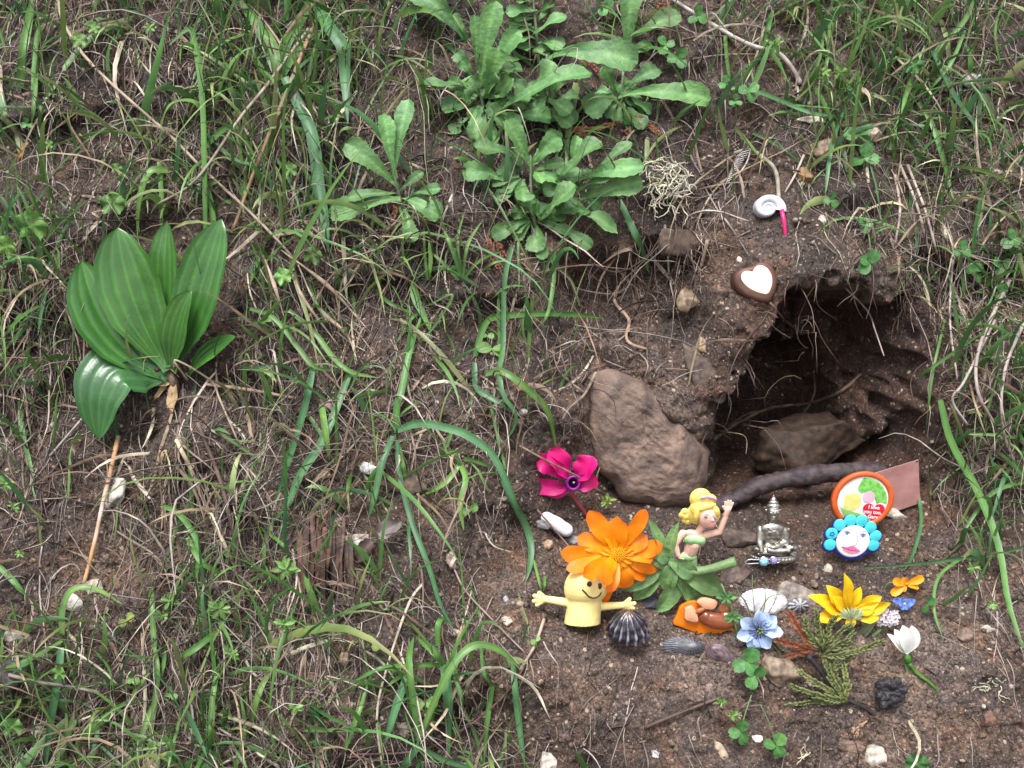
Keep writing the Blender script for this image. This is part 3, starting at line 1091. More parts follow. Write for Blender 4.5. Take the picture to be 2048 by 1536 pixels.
# ------------------------------------------------------------------ plants
def leaf_part(parent, fr, base, tip, width, z0=12, z1=40, arch=18, prof="spat", kind="leaf", serr=.22, cup=.16, wave=.08, N=None, roll=None, mat_="leaf", rib=.35, nseg=20, ncr=6, col=None, name="leaf", bow=(0, 0), tipcol=None, teeth=8, notch=0.0, ridges=0, ridge_amp=0, keep=True):
    a = fr.pt(base[0], base[1], z0)
    b = fr.pt(tip[0], tip[1], z1)
    if keep:
        b = off_ground(b, .3)
    m = fr.pt((base[0] + tip[0]) / 2 + bow[0], (base[1] + tip[1]) / 2 + bow[1], (z0 + z1) / 2 + arch) - fr.pt((base[0] + tip[0]) / 2, (base[1] + tip[1]) / 2, (z0 + z1) / 2)
    path = bez(a, b, m, nseg)
    if keep:
        path = np.array([off_ground(p, .18) for p in path])
        for _ in range(3):
            path[1:-1] = (path[:-2] + 2 * path[1:-1] + path[2:]) / 4
    if N is None:
        N = unit(-DA + UP * .5 + RNG.normal(0, .22, 3))
    v, f, c = sheet(path, width * fr.k, N, prof, ncr, cup, wave, serr, teeth, random.uniform(-.35, .35) if roll is None else roll, green(kind) if col is None else col, rib, tipcol, random.uniform(-.25, .25), notch, ridges, ridge_amp)
    return Geo().add(v, f, c).part(name, M[mat_], parent)


def extra(cx, cy, n, rx, ry, w=(20, 32)):
    out = []
    for i in range(n):
        a = i * 2.4 + random.uniform(-.4, .4)
        q = random.uniform(.55, 1.0)
        out.append(((cx + math.cos(a) * rx * .15, cy - math.sin(a) * ry * .15), (cx + math.cos(a) * rx * q, cy - math.sin(a) * ry * q), random.uniform(*w), random.uniform(2, 26)))
    return out


def leafy_plant(label, center, leaves, stem=None, lean=.15, lift=0.3):
    fr = Frame(*center, lift, lean)
    t = g_thing("leafy_plant", fr.o, label, "plant", "serrated leafy plants on the bank")
    if stem:
        sp = np.array([fr.pt(x, y, z) for x, y, z in stem])
        v, f = tube(catmull(sp, 14), np.linspace(4.5, 2.5, 14) * fr.k, 7)
        Geo().add(v, f, (.17, .2, .13)).part("stem", M["leaf"], t)
    for L in leaves:
        b, tp, w = L[0], L[1], L[2]
        ln = math.hypot(tp[0] - b[0], tp[1] - b[1])
        leaf_part(t, fr, b, tp, w * 1.14, z0=random.uniform(6, 22), z1=random.uniform(14, 52) if len(L) < 4 else L[3], arch=ln * random.uniform(.12, .34), bow=(0, -ln * random.uniform(.02, .12)))
    return t


leafy_plant("small serrated rosette standing alone left of the leafy clump", (802, 400), [
    ((792, 362), (775, 243), 30), ((790, 352), (822, 210), 32), ((797, 375), (698, 297), 42), ((797, 388), (700, 402), 24),
    ((802, 400), (665, 437), 44), ((806, 400), (884, 442), 40), ((812, 420), (828, 490), 28), ((828, 390), (884, 384), 22), ((800, 385), (850, 350), 18)],
    stem=[(806, 430, -6), (800, 395, 8), (792, 358, 18)])
leafy_plant("lowest leafy clump with spatula-shaped leaves hanging over the soil face", (1070, 440), [
    ((1066, 455), (1063, 418), 24, 60), ((1068, 458), (1072, 510), 36, 50), ((1075, 462), (1086, 522), 24, 30), ((1055, 445), (984, 479), 30), ((1075, 447), (1147, 384), 44, 70),
    ((1100, 440), (1152, 413), 42), ((1100, 435), (1180, 428), 28), ((1148, 425), (1232, 467), 40), ((1120, 457), (1180, 499), 26), ((1145, 390), (1220, 369), 30, 60),
    ((1160, 402), (1279, 375), 38), ((1130, 372), (1279, 348), 35, 64), ((1105, 380), (1196, 302), 41, 66), ((1066, 352), (1013, 263), 36, 70), ((1066, 330), (1119, 290), 39, 50),
    ((1036, 322), (950, 307), 38), ((1010, 366), (926, 352), 37), ((1034, 372), (1003, 333), 36), ((1046, 378), (1047, 414), 34, 60), ((1034, 387), (993, 402), 24),
    ((1070, 345), (1083, 380), 30, 66), ((1185, 350), (1259, 294), 24), ((1140, 345), (1153, 283), 24), ((1080, 440), (1050, 400), 26), ((1090, 455), (1140, 470), 24), ((1060, 440), (1020, 430), 26), ((1110, 400), (1160, 345), 26)] + extra(1070, 440, 9, 75, 60) + extra(1050, 355, 9, 85, 60) + extra(1150, 385, 8, 75, 55),
    stem=[(1078, 505, -14), (1070, 450, 6), (1062, 390, 20), (1060, 320, 26)])
leafy_plant("broad leafy rosette in the middle of the leafy clump with one long folded leaf", (965, 215), [
    ((952, 186), (842, 187), 36), ((948, 211), (885, 227), 34), ((952, 218), (956, 292), 32, 60), ((976, 234), (985, 295), 30), ((937, 236), (905, 271), 27),
    ((960, 180), (993, 28), 38, 50), ((956, 155), (951, 50), 20), ((972, 166), (1040, 86), 34, 60), ((990, 207), (1025, 173), 42, 56), ((985, 170), (1029, 142), 32),
    ((945, 150), (911, 116), 25), ((945, 160), (923, 130), 25), ((988, 238), (1178, 168), 44, 70), ((1030, 238), (1102, 240), 34), ((1066, 198), (1033, 210), 36), ((1070, 197), (1107, 141), 38),
    ((975, 190), (1000, 120), 34, 62), ((955, 200), (930, 165), 28), ((965, 205), (990, 165), 32, 66), ((968, 225), (1010, 262), 28), ((1000, 225), (1040, 262), 26), ((940, 220), (930, 190), 26)] + extra(965, 205, 11, 80, 75) + extra(1000, 160, 9, 60, 60),
    stem=[(985, 262, -16), (968, 220, 8), (960, 170, 20), (965, 120, 28)])
leafy_plant("leafy shoot with the largest bright leaf reaching to the right", (1110, 190), [
    ((1095, 125), (1266, 152), 54, 80), ((1090, 200), (1140, 235), 34), ((1110, 205), (1150, 250), 30), ((1095, 190), (1070, 230), 30), ((1100, 230), (1142, 262), 26), ((1080, 260), (1120, 285), 24)] + extra(1100, 210, 12, 75, 60),
    stem=[(1092, 262, -10), (1095, 190, 10), (1092, 120, 28)])
leafy_plant("leafy rosette at the right end of the clump with one long drooping leaf", (1240, 205), [
    ((1235, 198), (1414, 212), 44, 44), ((1232, 195), (1168, 232), 46), ((1248, 182), (1314, 147), 32), ((1250, 215), (1283, 267), 30), ((1242, 207), (1250, 252), 26), ((1230, 190), (1200, 150), 26), ((1255, 200), (1300, 232), 24)] + extra(1240, 205, 8, 55, 50),
    stem=[(1246, 262, -10), (1242, 205, 6), (1244, 150, 16)])
leafy_plant("upright leafy shoot at the top with a tall pale leaf", (1250, 120), [
    ((1250, 132), (1256, -14), 40, 40), ((1255, 84), (1354, 48), 38, 40), ((1246, 128), (1228, 96), 24), ((1252, 118), (1300, 96), 26)],
    stem=[(1246, 170, -8), (1250, 120, 8), (1253, 80, 16)])
_F = [((1070 + random.uniform(-8, 8), 122 - i * 6.4), (1070 + random.choice((-1, 1)) * random.uniform(26, 62), 122 - i * 6.6 + random.uniform(-34, 26)), random.uniform(20, 31)) for i in range(23)]
leafy_plant("tall leafy stalk at the top edge crowded with small leaves", (1072, 110), _F, stem=[(1080, 150, -6), (1072, 70, 14), (1060, -30, 22)])
leafy_plant("single long leaf hanging from the top edge left of the leafy stalk", (905, 60), [((930, 82), (828, -12), 50, 30), ((935, 80), (905, 40), 20)])


def plantain():
    fr = Frame(345, 752, .2, .1)
    t = g_thing("plantain_plant", fr.o, "dark glossy plantain plant with broad ribbed leaves at the left", "plant")
    for base, tip, w, z1, bow, arch, roll in [
        ((338, 735), (352, 450), 72, 26, (-8, 0), 16, .35), ((340, 740), (262, 466), 122, 46, (-24, 10), 38, -.15), ((334, 757), (188, 528), 112, 40, (-46, 46), 34, -.35),
        ((350, 742), (466, 452), 106, 60, (6, 30), 40, .2), ((346, 750), (408, 590), 66, 76, (-14, -6), 24, .1), ((372, 757), (484, 676), 48, 40, (-6, -14), 18, .3)]:
        leaf_part(t, fr, base, tip, w, 8, z1, arch, "lance", "dark", 0, .14, .035, roll=roll, mat_="plantain", rib=.5, nseg=26, ncr=28, bow=bow, N=unit(-DA + UP * .35), ridges=5, ridge_amp=.022)
    # the one that folds forward and hangs down
    p = [fr.pt(342, 752, 8), fr.pt(300, 738, 26), fr.pt(252, 742, 62), fr.pt(228, 790, 78), fr.pt(214, 876, 58)]
    v, f, c = sheet(catmull(p, 26), 128 * fr.k, unit(-DA + UP * .6), "ovate", 28, .10, .03, 0, 9, 0.0, jit((.032, .095, .03), .05), .45, None, .1, 0, 5, .022)
    Geo().add(v, f, c).part("leaf", M["plantain"], t)
    for base, tip, w in [((345, 765), (300, 770), 16), ((350, 765), (345, 825), 24), ((335, 768), (310, 800), 12)]:
        leaf_part(t, fr, base, tip, w, 4, 10, 6, "ovate", serr=0, col=jit((.3, .22, .12)), mat_="straw", rib=.1)
    v, f = tube(fr.pts([(340, 740, 4), (348, 765, 2), (350, 790, -8)]), 10 * fr.k, 8)
    Geo().add(v, f, (.12, .09, .06)).part("root_crown", M["bark"], t)
plantain()

# ------------------------------------------------------------------ larger grass plants
def blade_part(parent, pts, w, lift=.6, kind="grass", lifts=None, n=18, fold=.12, roll=None, name="blade", prof="blade", tipcol=None):
    path, k = px_path(pts, lift, n, lifts)
    N = unit(-DA + UP * .25 + RNG.normal(0, .2, 3))
    v, f, c = sheet(path, w * k.mean(), N, prof, 4, fold, .01, 0, 9, random.uniform(-.5, .5) if roll is None else roll, green(kind), .25, tipcol, random.uniform(-.5, .5))
    return Geo().add(v, f, c).part(name, M["grass"], parent)


def grass_plant(label, blades):
    x, y = blades[0][0][0]
    t = g_thing("grass_plant", at(x, y), label, "grass", "larger grass plants")
    for b in blades:
        blade_part(t, b[0], b[1] * 1.12, *(b[2:] if len(b) > 2 else (.7,)))
    return t


B = "blue"
grass_plant("tall blue-green grass with a broad blade hanging through the upper left turf", [
    ([(569, 155), (600, 215), (625, 273), (639, 376), (650, 440), (657, 505)], 22, 1.6, B), ([(632, 5), (655, 50), (686, 95), (690, 150), (696, 248)], 24, 2.0, B),
    ([(560, 160), (520, 60), (470, -10)], 20, 1.6), ([(555, 160), (545, 90), (500, 20)], 18, 1.8, "lime"), ([(562, 155), (572, 90), (612, 20), (625, -20)], 18, 1.6, "grass"), ([(545, 170), (505, 110), (495, 60)], 13, 1.0), ([(560, 160), (590, 110), (630, 70)], 12, 1.2, "grass")])
grass_plant("arching light green grass above the plantain leaves", [
    ([(412, 480), (410, 330), (405, 190), (392, 95), (378, 58), (336, 92)], 13, 2.0), ([(408, 225), (385, 203), (345, 207), (325, 245), (318, 320)], 11, 1.5, "lime"), ([(335, 340), (300, 345), (280, 400), (275, 480)], 15, 1.2, "lime"),
    ([(405, 340), (425, 430), (420, 500)], 11, .9), ([(318, 320), (324, 400), (322, 470)], 10, .8), ([(400, 300), (470, 250), (520, 330)], 11, 1.2), ([(415, 270), (470, 320), (530, 340), (545, 400)], 9, 1.0, B)])
grass_plant("long-stemmed grass in the middle with an arching blade over bare soil", [
    ([(793, 866), (794, 812), (803, 783), (822, 695), (850, 612)], 13, .9), ([(793, 861), (838, 847), (890, 855), (936, 871), (988, 913), (1027, 998), (1035, 1030)], 15, 2.2, B),
    ([(786, 872), (765, 925), (750, 990), (737, 1036)], 12, 1.2, "blue"), ([(795, 880), (799, 950), (824, 1045), (859, 1137), (881, 1209), (908, 1257)], 10, .7, B), ([(848, 618), (820, 640), (790, 690)], 7, .6), ([(798, 890), (806, 930), (812, 958)], 9, .6, "lime"), ([(856, 612), (905, 590), (870, 650), (838, 688)], 5, .8)])
grass_plant("grass with a level blade pointing to the boulder", [
    ([(950, 712), (958, 680), (974, 642), (1004, 632), (1086, 627), (1160, 630), (1208, 637)], 12, 1.2), ([(1026, 490), (1012, 540), (1007, 600), (1006, 695), (998, 744), (1007, 793), (1031, 826), (1026, 858), (1006, 888)], 10, 1.0, B),
    ([(949, 726), (953, 775), (988, 799), (1022, 820)], 11, .9, B), ([(972, 747), (1007, 744), (1053, 777), (1095, 822), (1113, 897)], 13, 1.3), ([(1110, 505), (1108, 560), (1098, 620), (1082, 652)], 8, 1.2), ([(1100, 520), (1140, 560), (1160, 615)], 8, 1.0, "lime"), ([(980, 800), (1000, 890), (1012, 940)], 7, .5)])
grass_plant("large grass tuft at the bottom with blades arching both ways", [
    ([(838, 1482), (826, 1400), (818, 1335), (820, 1300), (828, 1272)], 13, 2.0), ([(838, 1482), (881, 1377), (923, 1309), (961, 1289), (1007, 1305), (1043, 1341)], 14, 3.0), ([(888, 1330), (865, 1300), (832, 1274)], 14, 2.4),
    ([(890, 1325), (895, 1370), (898, 1420), (898, 1522)], 22, 1.4, B), ([(817, 1345), (795, 1405), (770, 1488)], 15, 1.2, B), ([(815, 1331), (760, 1338), (700, 1368)], 9, 1.2), ([(838, 1490), (815, 1520), (795, 1550)], 14, .8, B), ([(840, 1492), (890, 1520), (955, 1538)], 12, .8, B),
    ([(1026, 1331), (1036, 1427), (1050, 1540)], 12, .6, B), ([(985, 1370), (974, 1438), (966, 1540)], 11, .8), ([(962, 1292), (968, 1345), (985, 1372)], 7, 1.0), ([(876, 1292), (876, 1255), (884, 1238), (898, 1246)], 12, 1.6, "grass"), ([(880, 1330), (840, 1330), (815, 1340)], 9, 1.4), ([(905, 1340), (922, 1395), (920, 1440)], 8, .7)])
grass_plant("crossed flat grass blades on the bare soil left of the middle", [
    ([(698, 750), (663, 842), (640, 890), (598, 955), (578, 1004), (545, 1045)], 15, .9, B), ([(643, 808), (650, 864), (659, 922)], 13, 1.2, "lime"), ([(626, 733), (611, 806), (578, 916), (548, 1010)], 13, .7, B), ([(545, 1045), (530, 1090), (528, 1140)], 9, .6), ([(520, 1055), (560, 1085), (572, 1105)], 7, .6)])
grass_plant("thin arching green blades left of the middle ending in pale tips", [
    ([(500, 617), (549, 637), (598, 698), (630, 734), (680, 741)], 9, 1.4), ([(578, 620), (630, 666), (663, 711), (702, 744), (758, 756)], 10, 1.4), ([(744, 568), (777, 604), (838, 632)], 7, .7), ([(500, 650), (540, 640), (560, 650)], 8, 1.0)])
grass_plant("small bright grass sprouts on the soil above the flat brown stone", [
    ([(922, 935), (910, 905), (880, 905)], 8, .9), ([(920, 925), (932, 960), (921, 1010), (928, 1062)], 12, .8, "lime"), ([(922, 925), (890, 965), (842, 992)], 10, .8, "lime"), ([(928, 915), (960, 925), (992, 938)], 8, .7), ([(905, 855), (893, 890), (875, 915)], 7, .8)])
grass_plant("single flat blade hanging past the pink flower", [
    ([(1005, 960), (1030, 1010), (1052, 1052), (1062, 1090), (1060, 1130), (1051, 1164)], 13, .5, B), ([(1068, 1120), (1078, 1160), (1084, 1186)], 6, .8, "lime"), ([(1090, 1152), (1088, 1180)], 6, .6)])
grass_plant("long curved blade at the right edge beside the burrow", [
    ([(1880, 800), (1902, 884), (1956, 985), (1997, 1093), (2017, 1208), (2060, 1335)], 14, 1.6), ([(2060, 1090), (1997, 1107), (1922, 1117), (1808, 1130), (1713, 1137)], 7, 1.2, B), ([(1836, 985), (1841, 1045), (1826, 1105), (1808, 1142)], 9, .9, B),
    ([(1890, 640), (1865, 750), (1852, 860)], 5, 1.0), ([(1838, 752), (1882, 722), (1970, 662)], 7, 1.4), ([(1950, 1100), (1880, 1150), (1868, 1215), (1885, 1275)], 6, .9), ([(2060, 880), (1990, 870), (1915, 868)], 6, 1.0), ([(2060, 960), (1980, 990), (1910, 1090)], 8, 1.2)])
grass_plant("dark broad blade slanting through the grass at the upper right", [
    ([(1864, 100), (1907, 190), (1947, 248), (1971, 292)], 13, 1.4, B), ([(1686, 220), (1663, 292), (1650, 392)], 9, .8, B), ([(1838, 204), (1867, 255), (1889, 328), (1909, 404)], 9, 1.0), ([(1780, 300), (1800, 230), (1830, 140), (1850, 90)], 8, 1.6), ([(1870, 108), (1930, 40), (1950, -10)], 9, 1.4),
    ([(1720, 60), (1760, 40), (1800, 45), (1855, 75)], 7, 1.4), ([(1660, 30), (1655, 110), (1640, 190)], 7, 1.0)])
grass_plant("flat blade hanging in front of the soil face below the leafy clump", [([(1238, 400), (1261, 449), (1280, 490), (1298, 546)], 13, 1.4, B)])
grass_plant("fresh grass at the top right corner of the bank", [
    ([(1545, 20), (1535, 60), (1525, 110)], 9, .9), ([(1450, 60), (1455, 120), (1462, 170)], 8, .8), ([(1460, 175), (1520, 185), (1620, 225), (1690, 232)], 8, .9, B), ([(1610, 185), (1640, 110), (1650, 30)], 7, 1.2), ([(1930, 60), (1900, 130), (1850, 190)], 7, 1.2), ([(2000, 130), (1990, 60), (2010, -10)], 6, 1.1)])
grass_plant("pair of upright blades at the top left corner", [
    ([(40, 175), (45, 110), (58, 40), (64, -10)], 15, 1.4), ([(66, 180), (70, 120), (78, 60), (112, 42)], 10, 1.2), ([(62, 260), (70, 190), (75, 110)], 8, 1.0), ([(75, 270), (80, 220), (62, 190)], 7, .8)])
grass_plant("grass sprays sprouting below the leaf rosette in the middle", [
    ([(925, 560), (905, 500), (885, 455)], 8, 1.2), ([(925, 560), (935, 490), (965, 440)], 6, 1.2, "lime"), ([(925, 560), (960, 520), (1010, 500)], 6, 1.0), ([(918, 560), (880, 520), (855, 500)], 6, 1.0, "lime"), ([(858, 560), (862, 520), (858, 480)], 9, 1.1, "lime"), ([(856, 560), (850, 500), (848, 440)], 8, 1.0), ([(925, 555), (915, 480), (930, 420)], 5, 1.3), ([(960, 545), (990, 525), (1030, 520)], 5, .9)])
grass_plant("grass plant at the lower left with a long blade to the left edge", [
    ([(125, 1282), (60, 1320), (-10, 1342)], 13, 1.2), ([(124, 1270), (125, 1220), (145, 1180), (190, 1178), (250, 1212)], 12, 1.6, "lime"), ([(122, 1295), (115, 1360), (100, 1450), (90, 1545)], 14, 1.2, B), ([(150, 1440), (130, 1480), (120, 1540)], 12, .9), ([(190, 1300), (220, 1340), (228, 1400)], 7, 1.0), ([(-5, 1130), (25, 1160), (52, 1192)], 11, .8)])
grass_plant("bright grass blades in the lower left meadow", [
    ([(310, 1300), (305, 1230), (305, 1175)], 10, 1.2), ([(300, 1480), (310, 1400), (315, 1330), (300, 1260)], 9, 1.0), ([(375, 1075), (400, 1120), (430, 1140), (455, 1155)], 11, 1.0), ([(322, 1010), (360, 1030), (395, 1090), (390, 1180)], 10, .8), ([(440, 1260), (385, 1300), (350, 1320)], 12, 1.3), ([(420, 1480), (425, 1400), (440, 1320)], 10, 1.1, "lime"), ([(500, 1450), (520, 1380), (560, 1310)], 11, 1.2, "lime"), ([(270, 1540), (290, 1450), (320, 1380)], 10, .9), ([(690, 1500), (720, 1420), (740, 1350)], 8, 1.0), ([(470, 1540), (490, 1460), (480, 1380)], 9, 1.0)])


# ------------------------------------------------------------------ dry stalks, roots and twigs
def stalk(pts, w, col, label, name="dry_stalk", cat="stalk", lift=.5, taper=(1, .8), col2=None, knob=.08, n=22, sides=7, lifts=None, material="straw", group=None, extra=()):
    path, k = px_path(pts, lift, n, lifts)
    r = np.linspace(taper[0], taper[1], n) * w * .5 * k
    v, f = tube(path, r, sides, knob)
    c = np.asarray(col)
    c2 = c if col2 is None else np.asarray(col2)
    cc = np.repeat(np.array([c + (c2 - c) * (0.5 + .5 * math.sin(t * 9)) for t in np.linspace(0, 1, n)]), sides, 0)
    g = Geo().add(v, f, cc)
    for e_pts, e_w in extra:
        p2, k2 = px_path(e_pts, lift, 10)
        v, f = tube(p2, np.linspace(1, .4, 10) * e_w * .5 * k2, 5, knob)
        g.add(v, f, c)
    return g.thing(name, M[material], label, cat, group)


TAN, GREY, PALE, BRN = (.30, .22, .14), (.22, .19, .16), (.42, .37, .31), (.13, .085, .055)
stalk([(114, -10), (130, 51), (191, 137), (342, 273), (410, 342), (513, 437), (600, 530)], 7, (.27, .22, .17), "long thin grey straw slanting from the top left corner", lift=1.6)
stalk([(638, 25), (581, 164), (513, 332), (466, 462)], 9, (.28, .18, .11), "thick reddish brown straw in the upper left grass", lift=1.4)
stalk([(617, 58), (533, 171), (478, 239), (393, 359), (314, 410)], 7, (.26, .22, .18), "grey straw with a pale cut end crossing the reddish one", lift=2.2)
stalk([(237, 872), (222, 940), (205, 1010), (188, 1090), (168, 1168)], 10, (.44, .36, .29), "straight tan and white stalk under the drooping plantain leaf", lift=.7, col2=(.36, .20, .09))
stalk([(352, 880), (380, 935), (420, 1030), (452, 1095), (475, 1150)], 9, (.44, .36, .25), "pale straight straw running down from the plantain root", lift=.5)
stalk([(410, 768), (500, 780), (592, 797)], 8, (.33, .25, .18), "level tan straw right of the plantain", lift=.8, n=12)
stalk([(845, 1168), (817, 1209), (775, 1332), (754, 1431), (766, 1545)], 6, (.45, .39, .32), "pale bent straw left of the large grass tuft", lift=.4)
stalk([(1330, -10), (1430, 52), (1500, 90), (1555, 106), (1585, 138), (1601, 168)], 10, (.40, .36, .34), "whitish curved root in the grass at the upper right", "root", "root", lift=.7, taper=(.8, 1.1))
stalk([(1468, 306), (1500, 300), (1530, 318), (1552, 345), (1558, 400)], 9, (.26, .24, .19), "grey bent stalk arching down to the snail shell", lift=.9, taper=(.8, 1))
stalk([(18, 1350), (75, 1364), (132, 1372), (200, 1385)], 8, (.17, .14, .13), "grey brown twig lying in the grass at the lower left", "twig", "twig", lift=1.2)
stalk([(100, 912), (170, 830), (200, 790)], 5, (.3, .26, .25), "thin grey straw left of the drooping plantain leaf", lift=.4)
stalk([(375, 760), (350, 720), (420, 760), (440, 800), (478, 888)], 5, (.3, .24, .18), "thin forked straw below the plantain root", lift=.6)
stalk([(395, 845), (440, 960), (470, 1080), (490, 1200)], 9, (.10, .07, .058), "dark brown root strand below the plantain", "root", "root", lift=.4)
stalk([(560, 1536), (520, 1510), (500, 1500), (440, 1530)], 6, PALE, "pale straw at the bottom edge of the lower left meadow", lift=.9)
stalk([(650, 1110), (600, 1085), (640, 1040), (720, 960)], 7, (.2, .14, .10), "brown twig leading to the shredded bark", "twig", "twig", lift=.4)
stalk([(905, 1130), (930, 1180), (985, 1240), (1050, 1306)], 4, (.24, .19, .17), "thread-thin straw slanting over the bare soil to the puppet", lift=.4)
stalk([(1088, 1238), (1070, 1290), (1040, 1340)], 7, (.28, .22, .18), "short tan twig below the puppet arm", "twig", "twig", lift=.4, n=10)
stalk([(700, 1510), (860, 1495), (1000, 1400), (1080, 1280)], 5, (.085, .045, .04), "dark reddish twig behind the large grass tuft", "twig", "twig", lift=.35)
stalk([(1290, 1455), (1350, 1430), (1440, 1395)], 8, (.075, .05, .04), "dark twig lying on the bare soil below the shells", "twig", "twig", lift=.3, n=12)
for i, (p, lab) in enumerate([([(525, 505), (549, 572), (570, 640)], "leftmost of the faded grass ears hanging right of the plantain"), ([(588, 549), (608, 600), (680, 695)], "second faded grass ear from the plantain"), ([(596, 530), (636, 614), (694, 670), (716, 728)], "third faded grass ear from the plantain"), ([(562, 500), (656, 572), (740, 664)], "longest faded grass ear slanting away from the plantain")]):
    path, k = px_path(p, 1.2, 16)
    r = np.interp(np.linspace(0, 1, 16), [0, .25, .45, .7, 1], [1.5, 2.2, 5.0, 2.6, .8]) * k
    v, f = tube(path, r, 7)
    Geo().add(v, f, jit((.36, .29, .22))).thing("grass_ear", M["straw"], lab, "grass ear", "faded grass ears")
ROOT = (.12, .085, .065)
def air_path(pts, d0, d1, n=22):
    p = catmull([(a, b, 0) for a, b in pts], n)
    return np.array([CAM + min(d, depth(x, y)[0] - .15) * ray(x, y) for (x, y, _), d in zip(p, np.linspace(d0, d1, n))])
def cave_root():
    g = Geo()
    dl = depth(1432, 868)[0] - .2
    for pts, w0, w1, a, b in [([(1428, 878), (1480, 843), (1545, 815), (1622, 806), (1682, 782), (1722, 748)], 9, 6, dl, dl + 4), ([(1545, 815), (1490, 830), (1448, 862), (1462, 880)], 4, 2, dl + 1, dl + 1), ([(1622, 806), (1600, 835), (1575, 856)], 5, 2, dl + 2, dl + 1.5), ([(1622, 806), (1630, 780), (1627, 742)], 4, 3, dl + 2, dl + 3), ([(1530, 816), (1528, 795)], 4, 2, dl + 1, dl + 1), ([(1500, 835), (1500, 855)], 3, 1.5, dl + 1, dl + 1)]:
        path = air_path(pts, a, b)
        v, f = tube(path, np.linspace(w0, w1, len(path)) * .5 * dl / FPX, 7, .15)
        g.add(v, f, (.14, .10, .078))
    g.thing("root", M["bark"], "bare branching root stretched across the mouth of the burrow", "root")
cave_root()
stalk([(1236, 572), (1230, 605), (1258, 640), (1252, 672), (1262, 688), (1292, 698)], 12, (.27, .19, .135), "thick tan crooked root hanging under the turf above the boulder", "root", "root", lift=.7, taper=(.7, .5), knob=.2, material="bark")
stalk([(1192, 745), (1168, 790), (1140, 815), (1124, 840)], 8, (.21, .16, .125), "tan forked root at the top left edge of the boulder", "root", "root", lift=.5, taper=(.9, .4), material="bark", extra=[([(1170, 787), (1120, 745), (1105, 700)], 5)])
stalk([(1120, 545), (1150, 575), (1222, 588), (1256, 575)], 4, (.24, .2, .17), "thin pale root looping in front of the soil above the boulder", "root", "root", lift=.5)
stalk([(1540, 605), (1570, 640), (1606, 668)], 5, (.17, .12, .10), "short root poking out below the heart", "root", "root", lift=.8, n=10)
stalk([(1690, 575), (1735, 622), (1750, 660), (1768, 712)], 4, (.26, .21, .18), "thin straight straw hanging across the top of the burrow", lifts=[.3, 2.5, 3.5, 5], taper=(1, .7))
stalk([(1330, 450), (1335, 500), (1338, 550)], 5, (.33, .29, .26), "pale straw hanging straight down under the lichen", lift=.6, n=10)
stalk([(1415, 480), (1408, 510), (1402, 535)], 8, (.24, .18, .14), "short thick straw end sticking out of the soil under the clump", lift=.5, n=8)
stalk([(1608, 310), (1590, 350), (1570, 385)], 5, (.33, .28, .25), "short straw leaning beside the snail shell", lift=.4, n=8)
for i, (pts, w) in enumerate([([(1800, 330), (1830, 400), (1850, 470), (1870, 560)], 6), ([(1815, 330), (1850, 420), (1875, 510)], 6), ([(1790, 350), (1800, 420), (1790, 490)], 6)]):
    stalk(pts, w, (.30, .25, .22), ["longest of the straws hanging in a bunch at the right of the soil face", "middle one of the straws hanging in a bunch at the right", "shortest of the straws hanging in a bunch at the right"][i], lift=1.0, group="bunch of hanging straws")
for i, (pts, w, lab) in enumerate([([(2020, 560), (1960, 690), (1955, 780), (1990, 850)], 8, "thick whitish dead stem curling down at the right edge"), ([(2060, 620), (2010, 740), (2005, 850), (2030, 930)], 7, "whitish dead stem nearest the right edge beside the burrow"), ([(1990, 640), (1930, 760), (1905, 800), (1935, 850)], 6, "grey dead stem looping next to the right wall of the burrow"), ([(1905, 520), (1900, 640), (1915, 760)], 5, "straight grey dead stem along the right wall of the burrow")]):
    stalk(pts, w, (.33, .28, .26), lab, lift=1.4)

# ------------------------------------------------------------------ small leaves: clover, lobed leaves, sprigs
def petiole(parent, fr, pts, w=3.0, col=(.12, .17, .07)):
    v, f = tube(catmull(fr.pts(pts), 9), w * .5 * fr.k, 5)
    return Geo().add(v, f, jit(col)).part("stalk", M["leaf"], parent)


def clover(label, cx, cy, r, angs, kind="clover", stem=(6, 40), lift=.8, group="clovers on the bank", wf=1.12):
    fr = Frame(cx, cy, lift, .2)
    t = g_thing("clover", fr.o, label, "clover", group)
    for a in angs:
        a = math.radians(a + random.uniform(-8, 8))
        rr = r * random.uniform(.88, 1.1)
        leaf_part(t, fr, (cx, cy), (cx + math.cos(a) * rr * 1.55, cy - math.sin(a) * rr * 1.55), rr * 1.3 * wf, 8, random.uniform(6, 16), r * .1, "round", kind, 0, random.uniform(-.02, .12), .02, rib=.3, nseg=10, ncr=6, name="leaflet", notch=.12, roll=random.uniform(-.3, .3), keep=False)
    petiole(t, fr, [(cx, cy, 8), (cx + stem[0] * .4, cy + stem[1] * .5, 2), (cx + stem[0], cy + stem[1], -14)])
    return t


TRI = (90, 210, 330)
clover("bright round-leaved clover high on the soil face", 1716, 272, 21, (60, 170, 330), stem=(8, 40))
clover("bright round-leaved clover just below the higher one on the soil face", 1726, 318, 21, (75, 200, 345), stem=(4, 50))
clover("small dark clover left of the round-leaved pair", 1661, 402, 12, (80, 190, 310), stem=(-2, 30))
clover("tiny clover hanging under the round-leaved pair", 1728, 452, 11, (150, 20, 280))
clover("two-leaved clover hanging above the burrow", 1738, 528, 17, (70, 220, 150), stem=(0, -60))
clover("small clover in the grass right of the soil face", 1920, 502, 12, TRI)
clover("clover below the small one at the right", 1945, 545, 15, (60, 150, 300))
clover("clover with folded leaves at the right edge", 1998, 534, 14, (20, 140, 260))
clover("clover at the right edge above the folded one", 2022, 480, 16, (100, 215, 330))
clover("round clover leaf low at the right edge above the dead stems", 1998, 588, 13, (80, 260))
